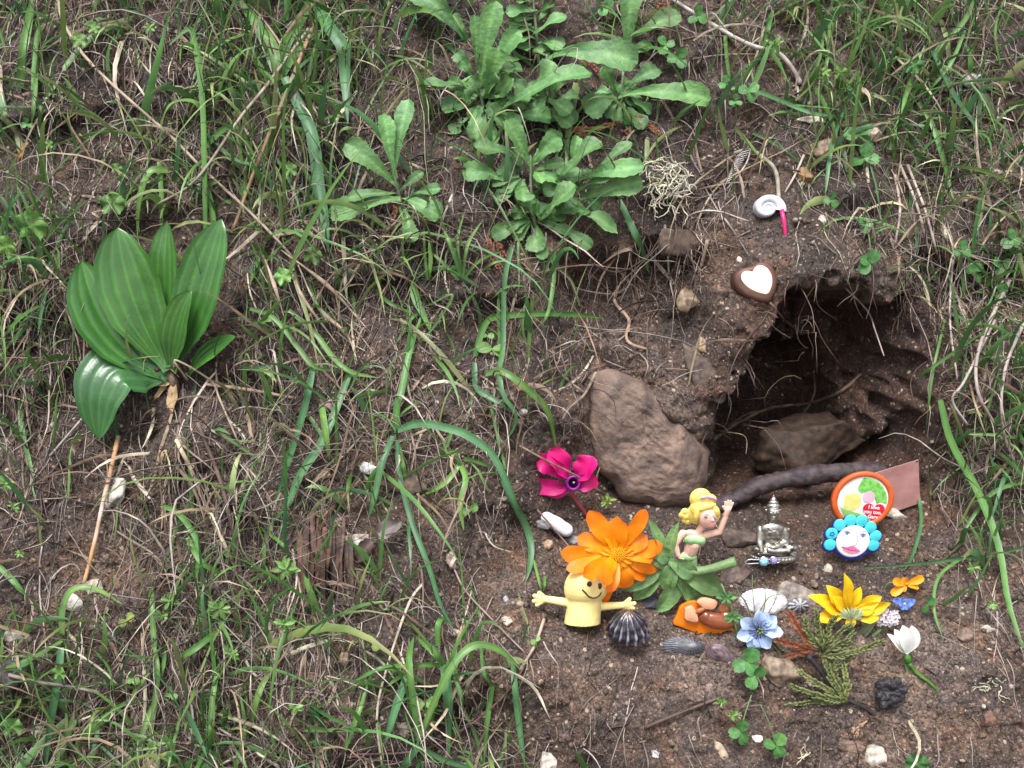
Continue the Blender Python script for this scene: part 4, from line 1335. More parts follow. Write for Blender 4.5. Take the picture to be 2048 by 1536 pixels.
clover("upper of the clovers in the grass above the snail", 1450, 170, 11, TRI)
clover("clover with the darkest leaves above the snail", 1496, 186, 15, (40, 160, 280))
clover("lower of the clovers in the grass above the snail", 1470, 205, 10, TRI)
clover("clover beside the white pebble near the top", 1354, 120, 15, (60, 180, 300))
clover("pale clover at the top edge between the leafy shoots", 1215, 22, 14, TRI)
clover("clover beside the tall pale leaf at the top", 1330, 92, 13, (10, 130, 250))
clover("stack of round clover leaves below the blue flower", 1492, 1322, 21, (60, 200, 300), lift=1.2, stem=(10, 60))
clover("clover leaf under the stack of round leaves", 1508, 1350, 18, (40, 250), lift=.9)
clover("three-leaved clover on the bare soil at the bottom", 1479, 1460, 18, (70, 195, 290), stem=(24, -70))
clover("clover with a notched leaf right of the other at the bottom", 1550, 1488, 18, (60, 170, 300), stem=(-30, -80))
clover("small clover in the lower left meadow", 268, 1354, 10, TRI, kind="lime")
clover("small clover near the bottom of the lower left meadow", 345, 1385, 10, TRI, kind="lime")
clover("tiny clover on the earth at the upper left", 58, 250, 9, TRI)
clover("seedling with two oval leaves on the soil in the middle", 975, 672, 9, (0, 180), kind="lime")
clover("round seedling leaf right of the small blue flowers", 1852, 1208, 13, (60, 250), stem=(-10, 40))
clover("pair of oval seedling leaves on the soil left of the pink flower", 940, 1018, 12, (20, 200), kind="lime")
clover("seedling with three pale oval leaves on the undercut soil", 985, 698, 20, (170, 330, 10), kind="lime", wf=.85)
clover("round seedling leaf inside the large grass tuft", 850, 1405, 18, (20, 190), kind="lime")
clover("round yellowish leaf in the lower left meadow", 256, 1238, 13, (40, 220), kind="yellow")
clover("yellowish oval leaf left of the grass tuft", 748, 1282, 13, (120, 300), kind="yellow")
clover("small round leaf below the finger puppet arm", 1072, 1280, 8, (40, 200), kind="lime")
clover("three small round leaves at the very top beside the leafy shoot", 1395, 35, 14, TRI)


def lobed(label, cx, cy, r, rot=0, kind="lime", lobes=5, lift=1.8, stem=(4, 36)):
    fr = Frame(cx, cy, lift, .2)
    t = g_thing("lobed_leaf", fr.o, label, "leaf", "round lobed leaves on the bank")
    R, n = 5, 60
    V, C = [fr.pt(cx, cy, 4)], [green(kind) * 1.3]
    base = green(kind)
    tx, ty = random.uniform(-.35, .35), random.uniform(-.35, .35)
    for i in range(1, R + 1):
        for j in range(n):
            a = 2 * math.pi * j / n
            u = ((a + math.pi) % (2 * math.pi) - math.pi) / math.pi           # -1..1, the notch at the stalk side
            lob = 1 - .16 * abs(math.sin(u * lobes * math.pi / 2 + math.pi / 2 * (lobes % 2 == 0))) ** .6 - .05 * abs(math.sin(u * lobes * 3 * math.pi / 2))
            cut = .55 + .45 * min(1, (1 - abs(u)) * 6)
            q = i / R
            rr = r * q * (1 + (lob * cut - 1) * q ** 2)
            b = a + math.radians(rot)
            x, y = math.cos(b) * rr, math.sin(b) * rr
            V.append(fr.pt(cx + x, cy - y, 5 + x * tx + y * ty + r * .22 * q * q * math.cos(u * lobes * math.pi)))
            C.append(base * (.92 + .3 * (abs(math.cos(u * lobes * math.pi / 2)) ** 8)))
    F = [[0, 1 + j, 1 + (j + 1) % n] for j in range(n)]
    for i in range(R - 1):
        for j in range(n):
            k = (j + 1) % n
            F.append([1 + i * n + j, 1 + (i + 1) * n + j, 1 + (i + 1) * n + k, 1 + i * n + k])
    Geo().add(V, F, np.clip(np.array(C), 0, 1)).part("blade", M["leaf"], t)
    petiole(t, fr, [(cx, cy, 3), (cx + stem[0] * .5, cy + stem[1] * .5, 0), (cx + stem[0], cy + stem[1], -12)], 4)


for a in [("largest lobed leaf at the left edge above the plantain", 65, 452, 33, 80), ("lobed leaf on a pale stalk above the plantain leaves", 227, 408, 27, 90), ("small lobed leaf on the bare earth above the stalked one", 236, 338, 13, 70),
          ("lobed leaf beside the grey straw at the upper left", 160, 82, 19, 100), ("lobed leaf at the left edge below the largest one", 14, 494, 26, 60), ("lobed leaf in the grass left of the broad hanging blade", 581, 340, 17, 95), ("small lobed leaf near the top left", 190, 58, 14, 80),
          ("lower of the lobed leaves beside the hanging blade", 567, 553, 20, 110), ("upper of the lobed leaves beside the hanging blade", 626, 511, 22, 70), ("lobed leaf alone at the lower left corner", 26, 1452, 24, 90), ("lobed leaf at the bottom edge below the seed cone", 1832, 1526, 26, 90, "clover"),
          ("lobed leaf in the grass above the orange stone", 1680, 146, 16, 90), ("small lobed leaf left of the one above the orange stone", 1650, 145, 12, 90), ("lobed leaf in the grass at the upper right", 1825, 132, 20, 80, "clover"), ("small lobed leaf hidden in the lower left grass", 120, 1345, 16, 90), ("small lobed leaf near the top left edge", 100, 290, 11, 90)]:
    lobed(*a)


def sprig(label, cx, cy, r, n=9, kind="lime", lift=1.3, name="herb_sprig", tall=0):
    fr = Frame(cx, cy, lift, .25)
    t = g_thing(name, fr.o, label, "herb", "small star-shaped herb sprigs")
    for i in range(n):
        a = i * 2.4 + random.uniform(-.3, .3)
        rr = r * random.uniform(.55, 1.05)
        y0 = cy - tall * (i / n)
        leaf_part(t, fr, (cx, y0), (cx + math.cos(a) * rr, y0 - math.sin(a) * rr * .9), rr * .36, 10 + i * 1.2, 14 + random.uniform(0, 10), 2, "point", kind, 0, .1, 0, rib=.3, nseg=7, ncr=4, keep=False)
    petiole(t, fr, [(cx, cy - tall, 14), (cx + 2, cy, 4), (cx + 2, cy + 14, -14)], 3)


for a in [("largest star-shaped sprig in the lower left meadow", 445, 1212, 30, 12), ("star sprig below the largest one", 466, 1302, 24, 10), ("star sprig left of the largest one", 345, 1198, 24, 10), ("small star sprig under the left one", 330, 1228, 20, 9), ("star sprig at the left edge below the plantain", 19, 965, 24, 10), ("star sprig at the bottom of the lower left meadow", 340, 1480, 24, 10),
          ("star sprig right of the shredded bark foot", 576, 1135, 30, 12), ("star sprig below the shredded bark", 572, 1245, 26, 11), ("star sprig on the bottom edge", 595, 1410, 18, 9), ("small star sprig near the left edge", 48, 1105, 12, 8), ("star sprig on the soil at the right", 1940, 1132, 18, 9), ("tiny star sprig on the soil at the right edge", 1975, 1205, 14, 8), ("star sprig at the left edge", 35, 1010, 18, 9),
          ("mossy sprig at the foot of the boulder", 1212, 1000, 20, 12, "yellow"), ("star sprig at the top left", 305, 60, 16, 9), ("star sprig right of the leafy clump", 1545, 95, 22, 12), ("star sprig at the bottom in the meadow", 310, 1490, 18, 9), ("tiny star sprig on the moss at the bottom middle", 1440, 1400, 16, 9), ("small star sprig by the dark twig at the bottom", 1462, 1425, 18, 9), ("feathery green sprig at the left of the top", 735, 30, 28, 14, "dark")]:
    sprig(*a)

# cleavers stem running through the offerings
fr = Frame(1466, 1240, 1.2, .2)
t = g_thing("cleavers_stem", fr.o, "thin green stem with whorls of small leaves beside the blue flower", "herb")
petiole(t, fr, [(1440, 1165, 0), (1456, 1205, 6), (1468, 1240, 8), (1478, 1292, 6), (1500, 1360, 2), (1508, 1390, -6)], 5, (.10, .19, .06))
for cx, cy, r in [(1449, 1192, 22), (1463, 1232, 22), (1476, 1300, 20), (1500, 1372, 16), (1506, 1388, 12)]:
    for i in range(6):
        a = i * math.pi / 3 + random.uniform(-.2, .2)
        leaf_part(t, fr, (cx, cy), (cx + math.cos(a) * r, cy - math.sin(a) * r * .6), 8.5, 8, 12, 1, "point", "clover", 0, .1, 0, nseg=6, ncr=4, keep=False)

# ------------------------------------------------------------------ solids for the offerings
def slab(fr, outline, z0, z1, bevel=2.0, top=0.0, ripple=0.0, col=(1, 1, 1), topcol=None, n=None):
    """a rounded plate with the outline given in pixels; top = doming"""
    o = np.array(outline, float)
    if n:
        o = catmull([(a, b, 0) for a, b in list(outline) + [outline[0]]], n + 1)[:-1, :2]
    c = o.mean(0)
    rings = [(1.0, z0)]
    size = np.abs(o - c).max()
    for a in np.linspace(0, 90, 6):
        rings.append((1 - bevel / size * (1 - math.cos(math.radians(a))), z1 - bevel * (1 - math.sin(math.radians(a)))))
    lastk = rings[-1][0]
    for s in (.75, .5, .25, .06):
        rings.append((lastk * s, z1 + top * (1 - s * s)))
    m = len(o)
    V, C = [], []
    tcol = np.asarray(topcol if topcol is not None else col, float)
    for ri, (k, z) in enumerate(rings):
        for j in range(m):
            kk = k * (1 + (ripple if j % 2 else -ripple) * (1 if ri < 6 else 0))
            p = c + (o[j] - c) * kk
            V.append(fr.pt(p[0], p[1], z))
            C.append(tcol if ri > 6 else col)
    F = [[i * m + j, i * m + (j + 1) % m, (i + 1) * m + (j + 1) % m, (i + 1) * m + j][::-1] for i in range(len(rings) - 1) for j in range(m)]
    F.append([(len(rings) - 1) * m + j for j in range(m)][::-1])
    F.append(list(range(m)))
    return np.array(V), F, np.array(C)


def circle(cx, cy, rx, ry=None, n=48, rot=0):
    ry = rx if ry is None else ry
    r = math.radians(rot)
    return [(cx + math.cos(a) * rx * math.cos(r) - math.sin(a) * ry * math.sin(r), cy + math.cos(a) * rx * math.sin(r) + math.sin(a) * ry * math.cos(r)) for a in np.linspace(0, 2 * math.pi, n, endpoint=False)]


def line_part(parent, fr, pts, w, col, name, n=16, flat=False, m="paint"):
    p = catmull(fr.pts(pts), n)
    v, f = tube(p, w * .5 * fr.k, 6)
    return Geo().add(v, f, col).part(name, M[m], parent)


def E(fr, cx, cy, cz, rx, ry, rz, sub=2, rot=0):
    """ellipsoid in frame pixels"""
    v, f = ico(sub)
    c, s = math.cos(math.radians(rot)), math.sin(math.radians(rot))
    x, y, z = v[:, 0] * rx, v[:, 1] * ry, v[:, 2] * rz
    return np.array([fr.pt(cx + a * c - b * s, cy - (a * s + b * c), cz + q) for a, b, q in zip(x, y, z)]), f


def CAPS(fr, a, b, ra, rb):
    return capsule(fr.pt(*a), fr.pt(*b), ra * fr.k, rb * fr.k)


def recolor(g, col):
    g.c = [np.tile(np.asarray(col, float), (len(v), 1)) for v in g.v]
    return g


def petal(parent, fr, base, tip, width, z0, z1, arch, prof, c0, c1, cup=.15, wave=.05, rib=0.0, nseg=14, ncr=8, name="petal", serr=0, N=None, roll=None, bow=(0, 0), teeth=8, notch=0, m="petal"):
    return leaf_part(parent, fr, base, tip, width, z0, z1, arch, prof, "leaf", serr, cup, wave, N if N is not None else unit(-DA + UP * .25 + RNG.normal(0, .12, 3)), roll, m, rib, nseg, ncr, jit(c0, .05), name, bow, jit(c1, .05), teeth, notch, keep=False)

# ------------------------------------------------------------------ finger puppet
def puppet():
    fr = Frame(1163, 1236, .2, .25)
    t = g_thing("finger_puppet", fr.o, "pale yellow rubber finger puppet with a smiling face and outstretched arms", "puppet")
    Y = (.80, .66, .27)
    g = Geo()
    prof = [(1242, 36.5), (1238, 36), (1225, 35.2), (1210, 34), (1198, 33.5), (1192, 34.5), (1186, 38.5), (1178, 42), (1168, 43.2), (1158, 42.5), (1148, 39.5), (1139, 34), (1131, 25), (1126, 14), (1124, 2)]
    n = 36
    V, F = [], []
    for y, r in prof:
        cx = 1163 + (1242 - y) * .085
        for j in range(n):
            a = 2 * math.pi * j / n
            V.append(fr.pt(cx + math.cos(a) * r, y + math.sin(a) * r * .0, 22 + math.sin(a) * r * .92))
    for i in range(len(prof) - 1):
        for j in range(n):
            k = (j + 1) % n
            F.append([i * n + j, (i + 1) * n + j, (i + 1) * n + k, i * n + k])
    F += [list(range(n)), [(len(prof) - 1) * n + j for j in range(n)][::-1]]
    g.add(V, F)
    # arms end in stubby splayed fingers
    for sh, wr, tips in [((1140, 1200, 22), (1091, 1192, 20), [(1078, 1179), (1068, 1185), (1067, 1196), (1073, 1204)]), ((1192, 1207, 22), (1243, 1205, 20), [(1256, 1192), (1266, 1201), (1264, 1211), (1254, 1216)])]:
        g.add(*CAPS(fr, sh, wr, 9, 7))
        g.add(*E(fr, (wr[0] * 2 + tips[1][0]) / 3, wr[1], 20, 9, 9, 6))
        for tx, ty in tips:
            g.add(*CAPS(fr, (wr[0], wr[1], 20), (tx, ty, 20), 5, 4.2))
    r = recolor(remesh(g, 1.5 * fr.k, 3), Y)
    body = r.part("body", mat("puppet_rubber", (1, 1, 1), .5, (.82, .8, .74), 110, vcol=True, sss=.15, bump=.25, bscale=260), t)
    hx = lambda x: 1170
    def zs(x, y):                                              # surface of the head at that spot
        rr = np.interp(-y, [-p[0] for p in prof], [p[1] for p in prof])
        dx = x - (1163 + (1242 - y) * .085)
        return 22 + .92 * math.sqrt(max(4, rr * rr - dx * dx))
    DK = (.05, .022, .015)
    for ex, ey in ((1173, 1154), (1193, 1159)):
        v, f, c = slab(fr, circle(ex, ey, 5.0, 6.4, 20, 10), zs(ex, ey) - 5, zs(ex, ey) + 1.0, 1.5, .4, col=DK)
        Geo().add(v, f, c).part("eye", M["paint"], t)
    mp = [(1159, 1164), (1165, 1170), (1173, 1179), (1183, 1182.5), (1192, 1179), (1197, 1172)]
    line_part(t, fr, [(x, y, zs(x, y) + .2) for x, y in mp], 3.4, DK, "mouth")
puppet()

# ------------------------------------------------------------------ calendula
def calendula():
    fr = Frame(1240, 1140, 2.6, .35)
    t = g_thing("calendula_flower", fr.o, "big orange calendula bloom with green leaves and a cut stem, above the puppet", "flower")
    c0, c1 = (.86, .36, .004), (.78, .155, .003)
    C = (1232, 1104)
    for (x, y), w, z in [((1176, 1018), 34, 20), ((1229, 1031), 40, 24), ((1281, 1014), 27, 26), ((1286, 1068), 30, 14), ((1318, 1088), 32, 10), ((1312, 1136), 34, 6), ((1290, 1153), 26, 4), ((1250, 1172), 36, 16), ((1222, 1170), 26, 12),
                         ((1204, 1202), 22, 30), ((1194, 1139), 36, 112), ((1162, 1135), 30, 100), ((1133, 1127), 26, 60), ((1212, 1172), 26, 60), ((1124, 1100), 34, 26), ((1156, 1071), 32, 12), ((1205, 1040), 24, 8), ((1300, 1112), 28, 16)]:
        petal(t, fr, (C[0] + (x - C[0]) * .12, C[1] + (y - C[1]) * .12), (x, y), w * 1.12, 12, z, 14, "petal", c0, c1, random.uniform(-.05, .2), .06, serr=.0, ncr=12, notch=-.14, bow=(random.uniform(-6, 6), random.uniform(-6, 6)))
    for i in range(16):
        a = i * .393 + .2
        x, y = C[0] + math.cos(a) * 34, C[1] + math.sin(a) * 30
        petal(t, fr, C, (x, y), 11, 17, 24, 4, "petal", (.85, .40, .004), (.82, .26, .003), .2, 0, nseg=7, ncr=4, name="inner_petal")
    g = Geo()
    for i in range(70):
        r = 17 * math.sqrt((i + .5) / 70)
        a = i * 2.39996
        g.add(*E(fr, C[0] + math.cos(a) * r, C[1] + math.sin(a) * r * .9, 24 + 3 * (1 - (r / 17) ** 2), 2.3, 2.3, 4, 1), jit((.80, .36, .005)))
    v, f = E(fr, C[0], C[1], 17, 17, 15, 6)
    g.add(v, f, (.7, .28, .005))
    g.part("flower_center", M["petal"], t)
    G = (.13, .235, .085)
    for b, tp, w, z0, z1, ar, bow in [((1330, 1120), (1292, 1034), 26, 2, -6, 6, (10, 6)), ((1336, 1130), (1352, 1036), 24, 8, 10, 6, (-14, 0)), ((1335, 1130), (1243, 1184), 30, 0, -4, 8, (6, 6)), ((1352, 1140), (1315, 1226), 42, 16, 14, 8, (14, 6)),
                                      ((1345, 1135), (1448, 1192), 46, 8, 4, 12, (10, -8)), ((1345, 1140), (1392, 1206), 44, 6, 4, 14, (0, 0)), ((1330, 1140), (1270, 1206), 34, -4, -10, 8, (0, 0)), ((1335, 1118), (1390, 1150), 38, 18, 22, 10, (0, -6)), ((1340, 1125), (1312, 1092), 34, 10, 8, 6, (0, 0)), ((1360, 1150), (1425, 1225), 34, 2, -6, 10, (0, 0)), ((1350, 1120), (1330, 1180), 38, 20, 18, 6, (-8, 0))]:
        leaf_part(t, fr, b, tp, w, z0, z1, ar, "point", "leaf", 0, .18, .07, N=unit(-DA + UP * .4 + RNG.normal(0, .15, 3)), col=jit(G, .1), bow=bow, keep=False, rib=.3, nseg=16, ncr=8)
    v, f = tube(catmull(fr.pts([(1300, 1122, 0), (1345, 1138, 12), (1400, 1138, 20), (1440, 1126, 24), (1465, 1117, 26)]), 14), np.array([7, 7.5, 8, 8.5, 9, 9, 9, 9, 9, 9.2, 9.5, 9.8, 10, 10]) * fr.k, 10)
    Geo().add(v, f, (.15, .24, .10)).part("stem", M["leaf"], t)
calendula()

# ------------------------------------------------------------------ cyclamen
def cyclamen():
    fr = Frame(1140, 985, .9, .3)
    t = g_thing("cyclamen_flower", fr.o, "magenta cyclamen flower lying at the foot of the boulder", "flower")
    c0, c1 = (.42, .004, .16), (.70, .008, .17)
    for b, tp, w, z0, z1, ar, bow, roll in [((1131, 950), (1070, 916), 40, 10, 16, 14, (-4, -14), .5), ((1134, 950), (1096, 898), 44, 14, 24, 10, (2, -8), -.3), ((1152, 952), (1182, 910), 48, 12, 22, 10, (6, 2), .2), ((1152, 962), (1190, 950), 38, 8, 16, 8, (0, 8), -.4), ((1134, 972), (1047, 956), 34, 10, 18, 8, (0, 14), .3), ((1138, 978), (1092, 984), 22, 6, 8, 6, (0, 4), .5)]:
        petal(t, fr, b, tp, w, z0, z1, ar, "broad", c0, c1, .22, .10, roll=roll, bow=bow, ncr=10, nseg=18)
    n = 30
    a = np.linspace(0, 2 * math.pi, n + 1)
    ring = np.array([fr.pt(1145 + math.cos(q) * 12, 963 + math.sin(q) * 13, 24) for q in a])
    v, f = tube(ring, 2.6 * fr.k, 8)
    Geo().add(v, f, (.30, .02, .34)).part("throat_rim", M["petal"], t)
    V = [fr.pt(1145 + math.cos(q) * 12 * s, 963 + math.sin(q) * 13 * s, z) for s, z in ((1, 24), (.9, 12), (.5, 2), (.05, 0)) for q in a[:-1]]
    F = [[i * n + j, i * n + (j + 1) % n, (i + 1) * n + (j + 1) % n, (i + 1) * n + j] for i in range(3) for j in range(n)]
    Geo().add(V, F, (.10, .01, .10)).part("throat", M["petal"], t)
    v, f = tube(fr.pts([(1145, 964, 6), (1146, 962, 26)]), 2.2 * fr.k, 6)
    Geo().add(v, f, (.6, .5, .6)).part("style", M["petal"], t)
    v, f = tube(catmull(fr.pts([(1140, 978, 6), (1150, 998, 4), (1162, 1014, 0), (1176, 1036, -8)]), 10), np.linspace(4, 4.4, 10) * fr.k, 8)
    Geo().add(v, f, (.22, .04, .06)).part("stem", M["leaf"], t)
cyclamen()
for pts, w, lab in [([(1040, 892), (1100, 925), (1150, 950), (1212, 990)], 4.5, "thin brown straw lying across the magenta flower"), ([(1075, 1020), (1120, 1072), (1170, 1130)], 4, "reddish straw crossing the white slit shell"), ([(1170, 1000), (1190, 960), (1212, 900), (1230, 840)], 3, "hair-thin root running up the face of the boulder")]:
    stalk(pts, w, (.20, .13, .10), lab, lifts=[.5, 2.6, 2.8, .6] if "magenta" in lab else [.3, 1.4, .9, .3], n=16)

# ------------------------------------------------------------------ doll
def doll():
    fr = Frame(1374, 1140, .5, .466)
    t = g_thing("doll", fr.o, "small plastic doll with yellow hair waving one arm, in a green outfit", "doll")
    SK = (.80, .48, .38)
    g = Geo()
    add = lambda a, b, ra, rb: g.add(*CAPS(fr, a, b, ra, rb))
    g.add(*E(fr, 1401, 1025, 24, 19, 23, 19, 3, 12)); g.add(*E(fr, 1407, 1037, 26, 12, 11, 14, 2))          # head and chin
    g.add(*E(fr, 1409, 1029, 43, 2.6, 3.4, 3.5, 2))                                                         # nose
    add((1394, 1042, 18), (1387, 1058, 14), 7, 7)                                                           # neck
    g.add(*E(fr, 1380, 1062, 12, 22, 10, 11, 2, -10))                                                       # shoulders
    g.add(*E(fr, 1381, 1073, 14, 19, 16, 13, 2, -4))                                                        # chest
    add((1380, 1080, 12), (1376, 1098, 10), 15, 13.5)                                                       # waist
    g.add(*E(fr, 1372, 1110, 10, 17, 14, 13))                                                               # hips
    add((1366, 1114, 10), (1368, 1150, 4), 9, 7); add((1380, 1114, 10), (1384, 1150, 4), 9, 7)              # thighs
    add((1368, 1150, 4), (1370, 1180, -6), 7, 5); add((1384, 1150, 4), (1386, 1180, -6), 7, 5)              # calves
    add((1358, 1060, 10), (1345, 1083, 12), 7.2, 6.4); add((1345, 1083, 12), (1351, 1105, 18), 6.4, 5)      # lowered arm
    add((1351, 1105, 18), (1358, 1116, 20), 4.6, 4.0)
    for dx, dz in ((-4, 0), (-1, 2), (2, 3), (5, 2)):
        add((1358 + dx * .5, 1116, 20 + dz), (1360 + dx, 1126 - abs(dx - 1) * .6, 21 + dz), 2.3, 1.8)
    add((1362, 1113, 21), (1367, 1119, 25), 2.2, 1.8)
    add((1402, 1064, 12), (1428, 1056, 16), 7.2, 6.4); add((1428, 1056, 16), (1437, 1024, 20), 6.4, 5)      # raised arm
    add((1437, 1020, 20), (1440, 1008, 21), 5.4, 6.4)
    for x0, x1, y1 in ((1435, 1433, 994), (1438.5, 1438.5, 991.5), (1442, 1443.5, 992), (1445, 1448, 996)):
        add((x0, 1006, 21), (x1, y1, 22), 2.6, 2.0)
    add((1435, 1012, 22), (1429, 1003, 24), 2.6, 2.0)                                                       # thumb
    recolor(remesh(g, .95 * fr.k, 3), SK).part("body", mat("doll_skin", (1, 1, 1), .42, (.95, .95, .95), 60, vcol=True, sss=.1), t)
    # hair
    h = Geo()
    h.add(*E(fr, 1392, 1008, 16, 26, 24, 20, 3, 12)); h.add(*E(fr, 1386, 988, 14, 21, 21, 17, 3, 25)); h.add(*E(fr, 1404, 989, 18, 14, 11, 14, 2, -20)); h.add(*E(fr, 1380, 1020, 10, 16, 22, 16, 3, 10))
    h.add(*E(fr, 1396, 1004, 31, 20, 8, 9, 2, 18)); h.add(*E(fr, 1415, 1012, 28, 8, 14, 11, 2, 25)); h.add(*E(fr, 1421, 1024, 24, 4, 11, 8, 2, -12)); h.add(*E(fr, 1379, 1018, 29, 6, 17, 9, 2, -4))
    for cx, cy, r in ((1359, 1016, 8), (1354, 1023, 7), (1362, 1026, 9), (1366, 1036, 7), (1360, 1034, 6)):
        h.add(*E(fr, cx, cy, 8, r, r, r))
    hp = recolor(remesh(h, 1.0 * fr.k, 2), (.80, .62, .16))
    ho = hp.part("hair", mat("doll_hair", (1, 1, 1), .4, (.85, .82, .7), 40, vcol=True, bump=.5, bscale=500), t)
    line_part(ho, fr, [(1383, 985, 33.5), (1394, 983, 34), (1405, 985, 33), (1414, 990, 30)], 5, (.42, .22, .42), "hair_band")
    # outfit
    o = Geo()
    o.add(*E(fr, 1381, 1074, 14, 20.5, 13, 14.5, 3, -4)); o.add(*E(fr, 1374, 1073, 22, 9.5, 10, 9)); o.add(*E(fr, 1393, 1074, 22, 9.5, 10, 9))
    recolor(remesh(o, 1.0 * fr.k, 3), (.36, .62, .30)).part("green_top", M["paint"], t)
    s = Geo()
    s.add(*E(fr, 1372, 1111, 10, 18.5, 12, 14.5, 3, -4)); s.add(*CAPS(fr, (1366, 1114, 10), (1367, 1130, 7), 10.5, 10)); s.add(*CAPS(fr, (1380, 1114, 10), (1383, 1130, 7), 10.5, 10))
    recolor(remesh(s, 1.0 * fr.k, 3), (.36, .62, .30)).part("green_skirt", M["paint"], t)
    # face paint on the skin
    for x, y in ((1395, 1023), (1412, 1026)):
        e = Geo().add(*slab(fr, circle(x, y, 3.6, 2.6, 16, 12), 36, 42.6 if x < 1400 else 42.0, .8, .3, col=(.16, .16, .3))).part("eye", M["paint"], t)
        line_part(t, fr, [(x - 4, y - 4.4, 42), (x, y - 6, 42.6), (x + 4, y - 4.6, 42)], 1.1, (.35, .2, .12), "eyebrow", 8)
    line_part(t, fr, [(1400, 1039.5, 42), (1405, 1041.5, 42.5), (1410, 1040.5, 41.5)], 2.2, (.62, .10, .16), "mouth", 8)
    # pale wing tip showing behind the lowered arm
    Geo().add(*slab(fr, [(1331, 1097), (1337, 1093), (1345, 1100), (1350, 1112), (1346, 1118), (1336, 1110)], -2, 2, 1, col=(.62, .64, .72), n=24)).part("wing", M["paint"], t)
doll()

# ------------------------------------------------------------------ seated metal figure
def seated_figure():
    fr = Frame(1543, 1120, .3, .42)
    t = g_thing("seated_figure", fr.o, "small silver statuette of a seated meditating figure in front of the burrow", "statuette")
    g = Geo()
    add = lambda a, b, ra, rb: g.add(*CAPS(fr, a, b, ra, rb))
    g.add(*E(fr, 1542, 1096, 10, 43, 10, 24, 3, -3))                                                         # crossed legs
    g.add(*E(fr, 1512, 1095, 18, 15, 8.5, 14)); g.add(*E(fr, 1573, 1092, 18, 15, 9, 14))                     # knees
    add((1518, 1099, 30), (1560, 1101, 28), 6.5, 6); add((1566, 1096, 30), (1528, 1094, 33), 6, 5.5)         # shins
    g.add(*E(fr, 1537, 1072, 8, 22, 27, 17, 3)); g.add(*E(fr, 1535, 1054, 8, 26, 15, 16, 3))                 # torso and shoulders
    g.add(*E(fr, 1535, 1062, 16, 17, 13, 11))
    add((1513, 1054, 8), (1511, 1076, 16), 8.5, 7); add((1511, 1076, 16), (1514, 1095, 30), 7, 5.5)          # arm reaching down over the knee
    for k in range(4):
        add((1512 + k * 2.2, 1096, 32), (1511 + k * 2.8, 1105 - k * .6, 32), 1.9, 1.5)
    add((1558, 1055, 8), (1564, 1078, 14), 9, 7.5); add((1564, 1078, 14), (1542, 1087, 30), 7, 5.5)          # arm in the lap
    g.add(*E(fr, 1536, 1088, 32, 10, 4.5, 7))
    for k in range(5):                                                                                      # robe folds
        add((1523 + k * 3, 1048 + k * 3, 24 - k * .4), (1550 + k * 2.4, 1070 + k * 3.6, 24 - k * .6), 1.3, 1.3)
    for k in range(4):
        add((1552 + k * 5, 1093 + k * 1.4, 33 - k), (1578 + k * 2, 1096 + k * 2, 24), 1.5, 1.3)
        add((1508 + k * 5, 1102 + k * .3, 31), (1530 + k * 4, 1106, 31), 1.4, 1.3)
    add((1533, 1040, 8), (1533, 1030, 10), 7.5, 7)                                                           # neck
    g.add(*E(fr, 1533, 1018, 12, 12.5, 16, 13, 3)); g.add(*E(fr, 1533, 1028, 15, 7.5, 6, 8))                 # head
    g.add(*E(fr, 1533.5, 1020, 25, 2.2, 4.2, 2.6)); g.add(*E(fr, 1533, 1027, 23.4, 4, 1.3, 1.5))             # nose, mouth
    add((1526, 1014, 23.5), (1532, 1015, 24.6), 1.2, 1.0); add((1541, 1014, 23.5), (1535, 1015, 24.6), 1.2, 1.0)
    add((1526, 1018, 22.6), (1530, 1018.6, 23.8), 1.5, 1.2); add((1541, 1018, 22.6), (1537, 1018.6, 23.8), 1.5, 1.2)
    add((1519.5, 1014, 9), (1519, 1031, 9), 2.6, 3); add((1546.5, 1014, 9), (1547, 1031, 9), 2.6, 3)         # long ears
    g.add(*E(fr, 1533, 1006, 9, 13.6, 7, 13)); g.add(*E(fr, 1532.5, 999, 9, 10, 6, 9.5)); g.add(*E(fr, 1532, 993, 9, 6.5, 5, 6.5)); add((1532, 990, 9), (1531.5, 984, 9), 4, 1.6)
    pale_ = mat("silver", (.50, .48, .44), .42, (.16, .15, .13), 130, metal=1.0, bump=.35, bscale=420, contrast=(.38, .56))
    recolor(remesh(g, .72 * fr.k, 1), (1, 1, 1)).part("body", pale_, t)
    b = Geo()                                                                                               # lotus seat
    b.add(*slab(fr, circle(1543, 1112, 48, 11, 48, -3), -6, 8, 3))
    for k in range(17):
        a = math.pi * (k / 16)
        b.add(*E(fr, 1543 + math.cos(a) * 43, 1113 + math.sin(a) * 5 - math.cos(a) * -2, 4 + math.sin(a) * 22, 5.2, 6, 5))
    b.add(*E(fr, 1543, 1112, 4, 45, 9, 24, 3))
    recolor(remesh(b, .9 * fr.k, 1), (1, 1, 1)).part("lotus_base", pale_, t)
seated_figure()

